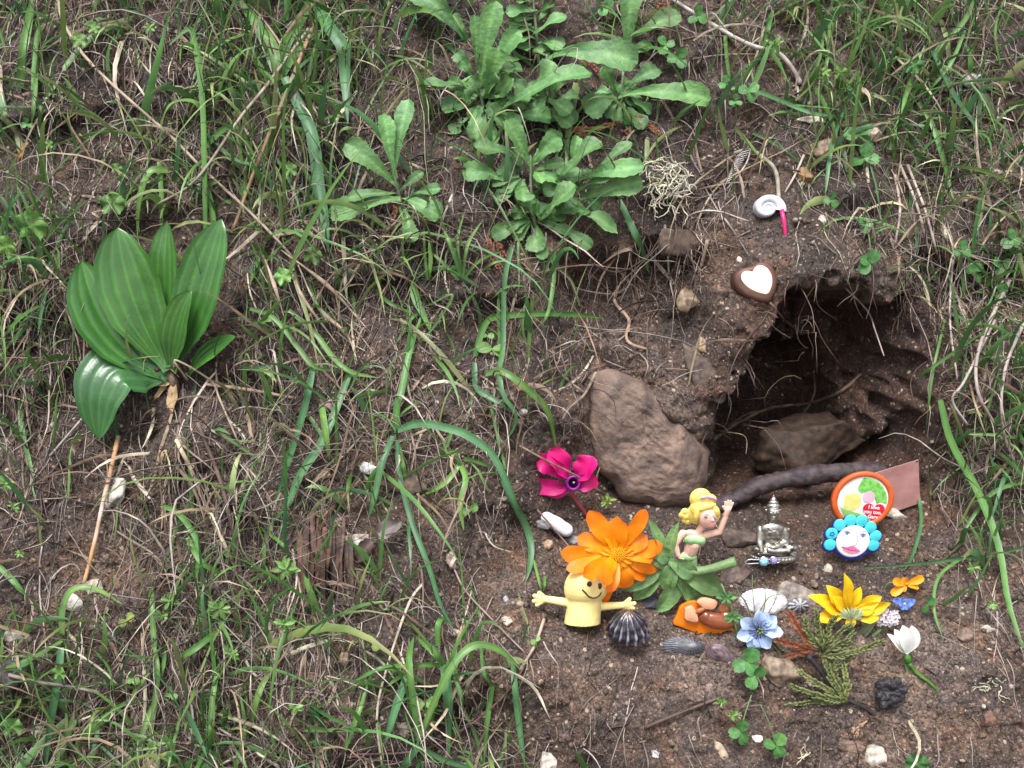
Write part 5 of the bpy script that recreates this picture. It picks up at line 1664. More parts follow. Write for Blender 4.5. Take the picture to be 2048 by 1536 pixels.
def earring():
    fr = Frame(1530, 1124, 1.75, .1)
    t = g_thing("jewel_earring", fr.o, "small earring with a blue and a violet gem at the foot of the statuette", "earring")
    metal = mat("earring_metal", (.5, .5, .52), .25, (.3, .3, .33), 90, metal=1.0)
    v, f = tube(catmull(fr.pts([(1488, 1125, 0), (1498, 1119, 2), (1516, 1119, 3), (1556, 1118, 3), (1562, 1120, 2), (1552, 1126, 0), (1512, 1127, 0), (1496, 1128, 0), (1488, 1125, 0)]), 36), 1.6 * fr.k, 7)
    Geo().add(v, f).part("wire", metal, t)
    for cx, cy, r, c in ((1527, 1122, 9, (.22, .50, .62)), (1546, 1120, 7.4, (.28, .22, .52))):
        V, C = [], []
        for s, z in ((1.0, 0), (1.0, 3), (.62, 6.5), (.02, 6.6)):
            for k in range(8):
                a = k * math.pi / 4 + (.39 if s == .62 else 0)
                V.append(fr.pt(cx + math.cos(a) * r * s, cy + math.sin(a) * r * s, 3 + z))
                C.append(np.asarray(c) * random.uniform(.5, 1.5))
        F = [[i * 8 + j, i * 8 + (j + 1) % 8, (i + 1) * 8 + (j + 1) % 8, (i + 1) * 8 + j] for i in range(3) for j in range(8)]
        gem = Geo().add(V, F, np.clip(np.array(C), 0, 1)).part("gem", mat("gem", (1.2, 1.2, 1.2), .08, (.4, .4, .5), 700, vcol=True, spec=.9, coat=1.0), t, smooth=False)
        v, f = tube(np.array([fr.pt(cx + math.cos(a) * r, cy + math.sin(a) * r, 4) for a in np.linspace(0, 2 * math.pi, 25)]), 1.1 * fr.k, 6)
        Geo().add(v, f).part("setting", metal, gem)
earring()

# ------------------------------------------------------------------ copper plate, printed lid, flower-face charm
frp = Frame(1790, 1012, .5, .30)
t = g_thing("copper_plate", frp.o, "square pinkish copper plate leaning behind the round printed lid", "plate")
cop = mat("copper", (.46, .24, .22), .42, (.30, .15, .14), 55, metal=.35, spec=.5, bump=.15, bscale=120)
Geo().add(*slab(frp, [(1742, 944), (1826, 917), (1839, 1006), (1757, 1036)], -2, 2, .7)).part("sheet", cop, t, smooth=False)
Geo().add(*slab(frp, circle(1823, 921, 1.9, n=16), 1.0, 2.4, .2, col=(.015, .01, .01))).part("dark_hole_disc", M["paint"], t)  # dark disc laid on to paint the shade of a small hole


def text_part(parent, fr, body, cx, cy, h, z, col, rot=0, name="lettering"):
    cu = bpy.data.curves.new("txt", "FONT")
    cu.body = body
    cu.size = 1.0
    cu.align_x = "CENTER"
    cu.resolution_u = 3
    cu.offset = 0.022
    ob = bpy.data.objects.new("txt", cu)
    COL.objects.link(ob)
    dg = bpy.context.evaluated_depsgraph_get()
    me = ob.evaluated_get(dg).to_mesh()
    co = [v.co[:2] for v in me.vertices]
    fc = [list(p.vertices) for p in me.polygons]
    bpy.data.objects.remove(ob)
    c, s = math.cos(math.radians(rot)), math.sin(math.radians(rot))
    V = [fr.pt(cx + (x * c + y * s) * h, cy + (x * s - y * c) * h, z) for x, y in co]
    return Geo().add(V, fc, col).part(name, M["paint"], parent, smooth=False)


def heart_outline(cx, cy, w, h, rot=0, n=60):
    out = []
    r = math.radians(rot)
    for a in np.linspace(0, 2 * math.pi, n, endpoint=False):
        x = 16 * math.sin(a) ** 3 / 16
        y = (13 * math.cos(a) - 5 * math.cos(2 * a) - 2 * math.cos(3 * a) - math.cos(4 * a)) / 15 + .12
        X, Y = x * w / 2, -y * h / 2
        out.append((cx + X * math.cos(r) - Y * math.sin(r), cy + X * math.sin(r) + Y * math.cos(r)))
    return out


def lid():
    fr = Frame(1722, 1048, 1.5, .34)
    t = g_thing("printed_lid", fr.o, "round orange-rimmed lid printed with a red heart and words, leaning on the copper plate", "lid")
    ORG = (.56, .10, .022)
    Geo().add(*slab(fr, circle(1720, 998, 61, 58, 72), -12, -1, 3, col=ORG)).part("backing", M["paint"], t)
    # raised rim
    n = 72
    V = [fr.pt(1720 + math.cos(a) * (61 - d), 998 + math.sin(a) * (58 - d), z) for d, z in ((0, -6), (0, 2), (1.5, 4), (9, 4), (10.5, 2), (10.5, -2)) for a in np.linspace(0, 2 * math.pi, n, endpoint=False)]
    F = [[i * n + j, (i + 1) * n + j, (i + 1) * n + (j + 1) % n, i * n + (j + 1) % n] for i in range(5) for j in range(n)]
    rim = Geo().add(V, F, ORG).part("rim", M["paint"], t)
    # the picture: white ground, a green leafy patch, the red heart and its words
    pic = Geo().add(*slab(fr, circle(1720, 998, 50.5, 47.5, 64), -2, .6, .3, col=(.72, .72, .70))).part("picture", M["paint"], t)
    leafy = [(1718, 952), (1732, 955), (1748, 963), (1760, 976), (1767, 992), (1767, 1006), (1757, 1003), (1748, 1006), (1746, 996), (1738, 986), (1726, 982), (1716, 984), (1708, 976), (1712, 962)]
    Geo().add(*slab(fr, leafy, .4, 1.1, .2, col=(.16, .42, .10), n=50)).part("green_patch", mat("printed_green", (1.3, 1.25, 1.2), .35, (.65, .8, .6), 420, vcol=True), pic)
    low = [(1676, 1012), (1690, 1018), (1710, 1024), (1726, 1030), (1738, 1041), (1718, 1045), (1700, 1041), (1686, 1032)]
    Geo().add(*slab(fr, low, .4, 1.1, .2, col=(.22, .50, .14), n=40)).part("green_patch", M["paint"], pic)
    wash = [(1684, 988), (1702, 984), (1714, 990), (1716, 1010), (1702, 1020), (1684, 1014)]
    Geo().add(*slab(fr, wash, .4, 1.0, .2, col=(.72, .62, .20), n=40)).part("pale_yellow_patch", M["paint"], pic)
    Geo().add(*slab(fr, circle(1731, 992, 12, 11.5, 30), 1.0, 1.6, .2, col=(.72, .40, .50))).part("pink_patch", M["paint"], pic)
    ht = Geo().add(*slab(fr, heart_outline(1743, 1024, 43, 40, 4), .8, 2.0, .3, col=(.62, .012, .04))).part("heart", M["paint"], pic)
    for s, cx, cy, h in (("I love", 1743, 1016.5, 9.2), ("you too,", 1742, 1026.2, 9.2), ("Gary", 1742.5, 1036, 9.2)):
        text_part(ht, fr, s, cx, cy, h * 1.12, 2.5, (.85, .85, .85), 5)
lid()


def charm():
    fr = Frame(1700, 1108, .6, .36)
    t = g_thing("flower_face_charm", fr.o, "white face charm with turquoise petals and pink lips in front of the lid", "charm")
    NAVY, TQ = (.02, .03, .30), (.06, .56, .66)
    cs = [(1655, 1087), (1656, 1064), (1670, 1046), (1690, 1037), (1712, 1038), (1731, 1051), (1743, 1069), (1741, 1088)]
    g = Geo().add(*slab(fr, circle(1701, 1084, 38, 36, 48), -4, 8, 3, col=NAVY))
    for x, y in cs:
        g.add(*slab(fr, circle(x + 1, y + 3, 14, 14, 32), -4, 7, 2, col=NAVY))
    g.part("blue_base", M["paint"], t)
    for i, (x, y) in enumerate(cs):
        p = Geo().add(*slab(fr, circle(x, y, 11.8, 12, 32), 5, 12, 2.2, 1.2, col=TQ)).part("petal", M["paint"], t)
        if i == 1:
            for k in range(5):
                a = k * 1.2566
                Geo().add(*slab(fr, circle(x + math.cos(a) * 3.6, y + math.sin(a) * 3.6, 2.0, 1.6, 12), 11, 13.6, .3, col=(.01, .05, .35))).part("star_mark", M["paint"], p)
    f_ = Geo().add(*slab(fr, circle(1699, 1080, 33, 33, 56), 5, 15, 3.5, 2.5, col=(.82, .82, .84))).part("face", M["paint"], t)
    zz = 17.6
    DK = (.05, .05, .10)
    for x, y in ((1684, 1062), (1716, 1067)):
        Geo().add(*slab(fr, circle(x, y, 3.2, 2.8, 14), 15, zz, .4, col=(.10, .16, .40))).part("eye", M["paint"], f_)
        line_part(f_, fr, [(x - 6, y - 2.5, zz - .4), (x, y - 4.4, zz), (x + 6, y - 1, zz - .6)], 1.5, DK, "eyelid", 8)
        line_part(f_, fr, [(x - 8, y - 7, zz - .8), (x, y - 10, zz - 1), (x + 8, y - 7, zz - 1.2)], 1.1, (.3, .28, .3), "eyebrow", 8)
    line_part(f_, fr, [(1704, 1064, zz), (1706, 1076, zz + .6), (1703, 1086, zz + .4), (1698, 1086, zz + .4)], 1.3, (.45, .45, .48), "nose", 12)
    up = [(1676, 1089), (1685, 1091), (1694, 1088), (1702, 1090), (1714, 1099), (1704, 1098), (1692, 1096)]
    lo = [(1677, 1090), (1692, 1096), (1704, 1098), (1714, 1099.5), (1704, 1104), (1692, 1103), (1682, 1098)]
    Geo().add(*slab(fr, up, 14.5, zz - .2, .5, col=(.70, .16, .34), n=36)).part("upper_lip", M["paint"], f_)
    Geo().add(*slab(fr, lo, 14.5, zz - .5, .5, col=(.78, .22, .40), n=36)).part("lower_lip", M["paint"], f_)
    line_part(f_, fr, [(1677, 1090, zz - .6), (1692, 1096, zz + .2), (1704, 1098, zz), (1714, 1099, zz - 1)], 1.0, (.25, .03, .10), "lip_line", 12)
charm()

# ------------------------------------------------------------------ heart, snail shell, shells
def heart():
    fr = Frame(1508, 566, .15, .05)
    t = g_thing("ribbed_heart", fr.o, "brown ribbed heart with a cream heart inset above the burrow", "heart ornament")
    outer = [(1500, 534), (1512, 526), (1528, 525), (1543, 536), (1551, 556), (1550, 580), (1542, 599), (1533, 607), (1515, 605), (1492, 597), (1473, 583), (1464, 566), (1466, 550), (1477, 540), (1489, 536)]
    Geo().add(*slab(fr, outer, -16, 20, 11, 0, .016, (.085, .038, .026), n=110)).part("ribbed_case", mat("chocolate", (1.2, 1.2, 1.2), .5, (.75, .75, .75), 90, vcol=True, bump=.2), t)
    inner = [(1500, 546), (1507, 536), (1518, 533), (1530, 539), (1538, 552), (1540, 566), (1537, 580), (1530, 590), (1515, 588), (1500, 582), (1487, 573), (1479, 562), (1478, 552), (1484, 545), (1493, 544)]
    Geo().add(*slab(fr, inner, 12, 21.5, 2.0, 1.0, 0, (.72, .60, .50), n=70)).part("cream_heart", M["paint"], t)
heart()


def snail():
    fr = Frame(1541, 408, .7, .1)
    t = g_thing("snail_shell", fr.o, "bluish white coiled snail shell stuck on a pink pick in the soil face", "snail shell")
    V, C, F = [], [], []
    nr, na = 60, 120
    for i in range(nr + 2):
        for j in range(na + 1):
            tb = 2 * math.pi * j / na                                   # turned back from the mouth of the shell
            Eo = 39 * math.exp(-.135 * tb)
            q = min(1.0, (i + .3) / nr)
            rho = Eo * q
            s_ = math.log(Eo / rho) / (.135 * 2 * math.pi)
            f_ = s_ - math.floor(s_)
            bulge = math.sqrt(max(0, 1 - (2 * f_ - 1) ** 2)) * (1.2 + rho * .30)
            z = 8 - rho * .10 + bulge
            if i >= nr:
                z = 2 if i == nr else -14
            a = math.radians(-14) + tb
            V.append(fr.pt(1534 + math.cos(a) * rho, 417 - math.sin(a) * rho * .86, z))
            C.append(np.array([.52, .54, .61]) * (1 - .16 * (math.sin((tb + s_ * 6.28) * 22) > .7) * (f_ > .1)))
    for i in range(nr + 1):
        for j in range(na):
            b = i * (na + 1) + j
            F.append([b, b + na + 1, b + na + 2, b + 1])
    Geo().add(V, F, np.array(C)).part("shell", mat("shell_white", (1.1, 1.1, 1.1), .4, (.85, .84, .82), 60, vcol=True, bump=.15), t)
    fp = Frame(1566, 440, .9, 0)
    g = Geo()
    v, f = tube(fp.pts([(1562, 420, 6), (1566, 445, 8), (1570, 475, 4), (1575, 505, -12)]), np.array([4.6, 4.6, 3.2, 1.2]) * fp.k, 8)
    g.add(v, f, (.52, .012, .13)).thing("pink_pick", M["paint"], "bright pink pick holding the snail shell", "pick")
snail()


def shell_dome(label, name, cx, cy, rx, ry, apex, hz, ridges, amp, c0, c1, rot=0, lean=.2, lift=.1, apexcol=None, rough=.35, cat="shell", pw=2.0):
    fr = Frame(cx, cy, lift, lean)
    n, R = max(64, ridges * 8), 16
    V, C = [], []
    for i in range(R + 1):
        q = i / R
        for j in range(n):
            a = 2 * math.pi * j / n
            x, y = math.cos(a) * rx, math.sin(a) * ry
            rr = math.radians(rot)
            X, Y = x * math.cos(rr) - y * math.sin(rr), x * math.sin(rr) + y * math.cos(rr)
            rg = 1 + amp * math.cos(a * ridges) * q
            px_ = apex[0] + (cx + X * rg - apex[0]) * q
            py_ = apex[1] + (cy + Y * rg - apex[1]) * q
            V.append(fr.pt(px_, py_, hz * (1 - q ** pw) * (1 + .06 * math.cos(a * ridges) * q)))
            k = .5 + .5 * math.cos(a * ridges)
            col = np.asarray(c0) * (1 - k) + np.asarray(c1) * k
            if apexcol is not None and q < .25:
                col = np.asarray(apexcol)
            C.append(np.clip(col * (1 + .25 * math.sin(q * 24)), 0, 1))
    F = [[i * n + j, (i + 1) * n + j, (i + 1) * n + (j + 1) % n, i * n + (j + 1) % n] for i in range(R) for j in range(n)]
    g = Geo().add(V, F, np.array(C))
    return g.thing(name, mat(name + "_shell", (1.25, 1.25, 1.25), rough, (.6, .6, .6), 240, vcol=True, bump=.5, bscale=300, spec=.6), label, cat)


def ribbed_cone():
    fr = Frame(1257, 1268, .9, 0)
    n, R, nr = 128, 18, 15
    V, C = [], []
    H = 58
    for i in range(R + 1):
        h = i / R
        r = 40 * (1 - h ** 1.7) ** .62 + .3
        for j in range(n):
            a = 2 * math.pi * j / n
            w = math.cos(a * nr + .6 * math.sin(h * 5) + .5 * math.sin(a * 3))
            rr = r * (1 + .075 * w * (1 - h * .4)) * (1 + .03 * math.sin(h * 21 + a * 2))
            V.append(fr.pt(1256 + math.cos(a) * rr - 2 * h, 1266 - H * .86 * h + math.sin(a) * rr * .42, H * .42 * h + math.sin(a) * rr * .9))
            k = max(0, w) ** 2 * (.5 + .5 * math.sin(h * 9 + j * .7)) 
            c = np.array([.012, .010, .016]) * (1 - k) + np.array([.20, .20, .25]) * k
            C.append(c if h < .84 else np.array([.07, .04, .035]))
    F = [[i * n + j, i * n + (j + 1) % n, (i + 1) * n + (j + 1) % n, (i + 1) * n + j] for i in range(R) for j in range(n)]
    Geo().add(V, F, np.array(C)).thing("ribbed_cone_shell", mat("black_shell", (1.2, 1.2, 1.2), .25, (.6, .6, .6), 300, vcol=True, bump=.5, bscale=350, spec=.7), "black ribbed cone-shaped shell beside the puppet's hand", "shell")
ribbed_cone()
shell_dome("flat dark grey limpet shell below the orange petal", "limpet_shell", 1367, 1295, 43, 24, (1385, 1284), 16, 26, .02, (.045, .045, .055), (.12, .12, .14), rot=4, apexcol=(.2, .2, .2))
shell_dome("purplish mussel shell right of the limpet", "mussel_shell", 1441, 1310, 34, 20, (1424, 1294), 14, 3, .01, (.10, .065, .07), (.18, .13, .15), rot=32, rough=.25)
shell_dome("pale lilac clam shell behind the blue flower", "clam_shell", 1526, 1205, 50, 29, (1530, 1222), 22, 34, .008, (.50, .45, .50), (.53, .48, .54), rot=4, rough=.4, lift=.2)
shell_dome("rough grey barnacle beside the clam shell", "barnacle", 1596, 1212, 20, 15, (1596, 1206), 14, 9, .12, (.09, .095, .10), (.42, .42, .48), lift=.2)


def slit_shell():
    fr = Frame(1113, 1052, .3, .15)
    t = g_thing("slit_shell", fr.o, "smooth white oblong shell with a dark slit beside the orange petals", "shell")
    g = Geo()
    g.add(*CAPS(fr, (1093, 1035, 8), (1132, 1059, 8), 13, 14)); g.add(*E(fr, 1112, 1046, 9, 30, 14.5, 13, 3, -32))
    recolor(remesh(g, 1.2 * fr.k, 5), (.72, .71, .78)).part("shell", M["paint"], t)
    line_part(t, fr, [(1084, 1037, 15), (1092, 1042, 18), (1103, 1051, 19.5), (1108, 1061, 17), (1118, 1069, 13)], 3.4, (.05, .05, .09), "slit", 14)
slit_shell()

# ------------------------------------------------------------------ stick, cone, bark
def stick():
    d0, d1 = depth(1440, 1012)[0] - .5, depth(1700, 1030)[0] + .4
    p = catmull([(1428, 1014, 0), (1465, 1000, 0), (1520, 972, 0), (1580, 957, 0), (1640, 948, 0), (1712, 943, 0), (1770, 946, 0)], 90)
    path = np.array([CAM + d * ray(x, y) for (x, y, _), d in zip(p, np.linspace(d0, d1 + .6, 90))])
    r = np.interp(np.linspace(0, 1, 90), [0, .3, .7, 1], [14, 17, 19, 18]) * d0 / FPX
    r = r * (1 + .07 * np.sin(np.linspace(0, 23, 90)) + .04 * np.sin(np.linspace(0, 61, 90)))
    v, f = tube(path, r, 20, .10)
    Geo().add(v, f, jit((.046, .032, .036), .02)).thing("stick", M["bark"], "dark bent stick lying across the front of the burrow", "stick")
stick()


def seed_cone():
    fr = Frame(1776, 1384, .2, .15)
    g = Geo()
    g.add(*E(fr, 1776, 1380, 10, 22, 26, 14))
    rs = random.Random(5)
    for i in range(15):
        a = i * 2.4
        r = 26 * math.sqrt((i + 3) / 18)
        g.add(*E(fr, 1776 + math.cos(a) * r, 1380 + math.sin(a) * r * 1.22, 16 + rs.uniform(-4, 5), rs.uniform(8, 12), rs.uniform(8, 13), 10, 2, rs.uniform(0, 180)))
    gg = recolor(remesh(g, 1.3 * fr.k, 8), (.022, .020, .024))
    vv = gg.v[0]; q = vv / fr.k
    nz = vnoise(q[:, 0] / 7, q[:, 1] / 7 + q[:, 2] / 7, 5) * 2.4 + vnoise(q[:, 0] / 3, q[:, 2] / 3, 6) * 1.3
    gg.v[0] = vv + unit(vv - vv.mean(0)) * (nz * fr.k)[:, None]
    gg.thing("seed_cone", mat("cone_black", (1.3, 1.3, 1.3), .6, (.5, .5, .5), 180, vcol=True, bump=1.0, bscale=300), "black knobbly seed cone on the bare soil", "cone")
seed_cone()

for i in range(17):
    x = 602 + i * 6 + random.uniform(-4, 4)
    y0 = 1035 + random.uniform(-10, 60)
    ln = random.uniform(70, 150)
    sw = random.uniform(-16, 10)
    if i == 0:
        bk = g_thing("shredded_bark", at(650, 1120), "clump of shredded dark brown bark strips on the slope", "bark")
    path, k = px_path([(x, y0), (x + sw * .4, y0 + ln * .5), (x + sw, y0 + ln)], random.uniform(.3, 1.2), 12)
    v, f, c = sheet(path, random.uniform(7, 15) * k.mean(), unit(-DA + RNG.normal(0, .4, 3)), "blade", 3, .2, .05, col=jit((.075, .042, .030), .3))
    Geo().add(v, f, c).part("strip", M["bark"], bk)

def dead_leaf(label, base, tip, w, col, prof="ovate", z1=12, bow=(0, 0), cup=.3, lift=.5):
    fr = Frame(base[0], base[1], lift, .15)
    t = g_thing("dead_leaf", fr.o, label, "leaf")
    leaf_part(t, fr, base, tip, w, 4, z1, 8, prof, "leaf", .1, cup, .12, mat_="straw", col=jit(col), bow=bow, keep=False, ncr=8, name="blade")
dead_leaf("grey curled dead leaf on the soil left of the middle", (752, 1070), (806, 1042), 36, (.14, .12, .12))
dead_leaf("brown dead leaf below the grey one", (745, 1082), (715, 1122), 34, (.065, .04, .034))
dead_leaf("small orange dead leaf on the earth at the upper left", (58, 285), (40, 322), 10, (.40, .16, .05), "lance")
dead_leaf("brown spiky dead leaf left of the crossed blades", (640, 800), (668, 820), 14, (.17, .13, .10), "point")

# ------------------------------------------------------------------ orange petal with brown pod
def petal_pod():
    fr = Frame(1410, 1250, .3, .2)
    t = g_thing("orange_petal_pod", fr.o, "crumpled orange petal holding a shiny brown pod and peach scraps", "petal")
    out = [(1352, 1228), (1362, 1207), (1392, 1200), (1425, 1232), (1466, 1258), (1474, 1283), (1462, 1291), (1436, 1279), (1400, 1268), (1362, 1254), (1346, 1246)]
    V, F, C = slab(fr, out, -6, 5, 3, 2, col=(.80, .20, .004), n=60)
    Geo().add(V, F, C).part("orange_petal", M["petal"], t)
    g = Geo(); g.add(*E(fr, 1430, 1238, 16, 37, 17, 13, 3, -12)); g.add(*E(fr, 1408, 1230, 16, 12, 13, 11, 2)); g.add(*E(fr, 1450, 1228, 12, 16, 10, 10))
    recolor(remesh(g, 1.3 * fr.k, 3), (.20, .055, .022)).part("brown_pod", mat("pod", (1.2, 1.2, 1.2), .22, (.6, .55, .5), 60, vcol=True, spec=.6), t)
    for pts in ([(1366, 1210), (1380, 1206), (1390, 1222), (1393, 1240), (1376, 1239), (1366, 1232)], [(1388, 1198), (1400, 1190), (1420, 1193), (1430, 1200), (1424, 1213), (1408, 1214), (1396, 1206)]):
        Geo().add(*slab(fr, pts, 8, 20, 4, 2, col=(.70, .36, .22), n=36)).part("peach_scrap", M["petal"], t)
    g = Geo(); g.add(*E(fr, 1396, 1216, 18, 12, 6, 6, 2, 25)); g.add(*E(fr, 1446, 1214, 10, 14, 12, 8, 2, 0))
    recolor(remesh(g, 1.3 * fr.k, 2), (.34, .13, .06)).part("brown_scrap", M["petal"], t)
petal_pod()

# ------------------------------------------------------------------ blue nigella
def nigella():
    fr = Frame(1514, 1262, 1.0, .25)
    t = g_thing("blue_flower", fr.o, "pale blue star-shaped flower with thread-like green bracts", "flower")
    C = (1514, 1256)
    for i, (a, r) in enumerate([(92, 42), (40, 44), (-8, 50), (-58, 46), (-112, 44), (-160, 46), (148, 44), (10, 36), (-85, 40), (65, 40)]):
        x, y = C[0] + math.cos(math.radians(a)) * r, C[1] - math.sin(math.radians(a)) * r
        petal(t, fr, (C[0] + (x - C[0]) * .1, C[1] + (y - C[1]) * .1), (x, y), 31, 8 - (i > 6) * 3, 14, 5, "point", (.30, .42, .70), (.44, .56, .82), .14, .05, rib=-.25, serr=.1)
    g = Geo()
    for i in range(14):
        a = i * .449
        p = fr.pts([(C[0], C[1], 10), (C[0] + math.cos(a) * 10, C[1] + math.sin(a) * 9, 20), (C[0] + math.cos(a) * 21, C[1] + math.sin(a) * 19, 15)])
        v, f = tube(catmull(p, 7), 1.0 * fr.k, 5); g.add(v, f, (.06, .07, .20))
    g.part("stamens", M["petal"], t)
    g = Geo()
    for i in range(5):
        a = i * 1.2566
        p = fr.pts([(C[0], C[1], 8), (C[0] + math.cos(a) * 3, C[1] + math.sin(a) * 3, 24), (C[0] + math.cos(a + .7) * 6, C[1] + math.sin(a + .7) * 6, 28)])
        v, f = tube(catmull(p, 7), 1.9 * fr.k, 6); g.add(v, f, (.14, .24, .05))
    g.part("pistil", M["petal"], t)
    for pts in [[(1508, 1246), (1485, 1200), (1466, 1172)], [(1512, 1246), (1500, 1190), (1494, 1142)], [(1518, 1246), (1524, 1200), (1520, 1162)], [(1520, 1248), (1540, 1205), (1550, 1165)], [(1500, 1230), (1480, 1190), (1448, 1176)], [(1526, 1250), (1560, 1210), (1590, 1180)], [(1528, 1268), (1560, 1285), (1594, 1286)], [(1526, 1272), (1550, 1295), (1560, 1312)], [(1540, 1285), (1570, 1280), (1600, 1268)], [(1512, 1230), (1530, 1190), (1556, 1180)], [(1545, 1280), (1565, 1300), (1580, 1302)], [(1502, 1240), (1470, 1225), (1448, 1200)]]:
        p = fr.pts([(x, y, 3 + 8 * i) for i, (x, y) in enumerate(pts)])
        v, f = tube(catmull(p, 9), np.linspace(1.5, .6, 9) * fr.k, 5)
        Geo().add(v, f, jit((.15, .23, .09))).part("bract", M["leaf"], t)
nigella()

# ------------------------------------------------------------------ yellow flower seen from the side
def yellow_flower():
    fr = Frame(1692, 1240, .8, .35)
    t = g_thing("yellow_flower", fr.o, "bright yellow daisy-like flower lying on its side with a bent stem", "flower")
    c0, c1 = (.66, .38, .006), (.82, .52, .008)
    for tp, w, z0, z1, ar in [((1674, 1138), 26, 8, 14, 8), ((1641, 1163), 30, 6, 16, 10), ((1607, 1184), 28, 6, 16, 10), ((1620, 1234), 28, 14, 26, 10), ((1754, 1187), 28, 4, 8, 8), ((1772, 1202), 28, 8, 12, 8), ((1750, 1230), 28, 14, 22, 8), ((1690, 1250), 22, 18, 30, 8), ((1712, 1168), 22, 2, 2, 6), ((1632, 1200), 30, 10, 22, 8), ((1740, 1212), 26, 12, 18, 6), ((1655, 1186), 26, 12, 20, 6)]:
        petal(t, fr, (1692 + (tp[0] - 1692) * .1, 1222 + (tp[1] - 1222) * .1), tp, w, z0, z1, ar, "point", c0, c1, .2, .06, rib=-.12)
    g = Geo(); g.add(*E(fr, 1694, 1230, 12, 22, 10, 13, 3)); g.add(*E(fr, 1699, 1240, 12, 13, 10, 10))
    r = recolor(remesh(g, 1.4 * fr.k, 2), (.22, .25, .13))
    cal = r.part("calyx", M["leaf"], t)
    for i in range(12):
        a = -.2 + i * .31
        x, y = 1694 + math.cos(a) * 27, 1222 - math.sin(a) * 16
        leaf_part(cal, fr, (1696, 1232), (x, y), 7, 28, 22, 6, "point", "leaf", 0, .1, 0, col=jit((.24, .28, .15)), nseg=7, ncr=4, keep=False, name="sepal")
    v, f = tube(catmull(fr.pts([(1698, 1238, 14), (1701, 1262, 10), (1706, 1282, 4), (1727, 1285, 2), (1752, 1270, 4), (1762, 1258, 4)]), 22), np.linspace(6.5, 4, 22) * fr.k, 8)
    Geo().add(v, f, (.22, .29, .14)).part("stem", M["leaf"], t)
    leaf_part(t, fr, (1712, 1284), (1748, 1236), 18, 4, 8, 6, "point", "leaf", col=jit((.17, .2, .12)), keep=False)
yellow_flower()


def small_flower(label, name, C, tips, w, c0, c1, lift=.6, prof="petal", center=(.5, .25, .01), cr=4, stem=None, lean=.25):
    fr = Frame(C[0], C[1], lift, lean)
    t = g_thing(name, fr.o, label, "flower")
    for x, y in tips:
        petal(t, fr, C, (x, y), w, 6, random.uniform(8, 15), 4, prof, c0, c1, .15, .04, nseg=9, ncr=6)
    Geo().add(*E(fr, C[0], C[1], 9, cr, cr, cr), center).part("flower_center", M["petal"], t)
    if stem:
        v, f = tube(catmull(fr.pts(stem), 12), 1.6 * fr.k, 6)
        Geo().add(v, f, (.13, .2, .07)).part("stem", M["leaf"], t)
    return t, fr


small_flower("small orange flower with notched petals at the right of the offerings", "small_orange_flower", (1810, 1167), [(1780, 1158), (1779, 1187), (1798, 1178), (1842, 1152), (1834, 1172), (1800, 1155)], 17, (.70, .24, .004), (.82, .34, .005), stem=[(1805, 1170, 4), (1778, 1165, 2), (1768, 1185, 0), (1766, 1205, -4)])
t, fr = small_flower("tiny bright blue flower cluster above the snowdrop", "forget_me_not", (1806, 1206), [(1806 + math.cos(a) * 14, 1206 - math.sin(a) * 11) for a in (0.3, 1.5, 2.8, 4.0, 5.3)], 13, (.10, .16, .66), (.12, .24, .80), center=(.7, .6, .1), cr=3, stem=[(1808, 1210, 4), (1808, 1240, 2), (1806, 1262, -2)])
for cx, cy in ((1792, 1200), (1820, 1202)):
    for a in (0.6, 1.9, 3.1, 4.4, 5.6):
        petal(t, fr, (cx, cy), (cx + math.cos(a) * 9, cy - math.sin(a) * 7), 8, 3, 5, 1, "round", (.10, .16, .62), (.14, .26, .80), .1, 0, nseg=6, ncr=4)


def alyssum():
    fr = Frame(1772, 1240, .8, .25)
    t = g_thing("alyssum_flower", fr.o, "rounded head of tiny white lilac flowers left of the snowdrop", "flower")
    for i in range(19):
        r = 25 * math.sqrt((i + .3) / 19); a = i * 2.4
        x, y, z = 1770 + math.cos(a) * r, 1234 + math.sin(a) * r * .72, 18 - (r / 25) ** 2 * 12
        for k in range(4):
            b = k * math.pi / 2 + i
            petal(t, fr, (x, y), (x + math.cos(b) * 6.4, y + math.sin(b) * 5.4), 5.6, z, z + 2, .5, "round", (.52, .47, .55), (.62, .58, .64), .1, 0, nseg=5, ncr=3)
        if i % 2:
            petiole(t, fr, [(x, y, z), ((x + 1762) / 2, (y + 1262) / 2, z * .5), (1760, 1268, 2)], 1.6, (.14, .22, .10))
    petiole(t, fr, [(1760, 1266, 2), (1766, 1290, 2), (1775, 1312, -4)], 3)
alyssum()


def snowdrop():
    fr = Frame(1806, 1310, .9, .2)
    t = g_thing("snowdrop_flower", fr.o, "white snowdrop lying with its green stem to the lower right", "flower")
    for tp, w, z, bow, roll in [((1766, 1262), 21, 14, (-2, 6), -.5), ((1792, 1242), 30, 24, (4, 0), 0.1), ((1812, 1244), 26, 18, (12, 0), .5), ((1782, 1254), 20, 8, (0, 0), 0)]:
        petal(t, fr, (1808, 1304), tp, w, 12, z, 9, "lance", (.68, .70, .66), (.76, .77, .78), .28, .02, roll=roll, bow=bow, rib=.05)
    Geo().add(*E(fr, 1812, 1316, 10, 8, 12, 8, 2, 18), (.045, .15, .02)).part("ovary", M["leaf"], t)
    v, f = tube(catmull(fr.pts([(1815, 1324, 12), (1830, 1344, 14), (1852, 1360, 20), (1868, 1375, 24), (1874, 1390, 26)]), 16), np.linspace(3.8, 3, 16) * fr.k, 8)
    Geo().add(v, f, (.06, .16, .025)).part("stem", M["leaf"], t)
    leaf_part(t, fr, (1808, 1322), (1824, 1364), 7, 5, 2, 4, "blade", col=jit((.15, .22, .1)), serr=0, keep=False, nseg=8)
snowdrop()

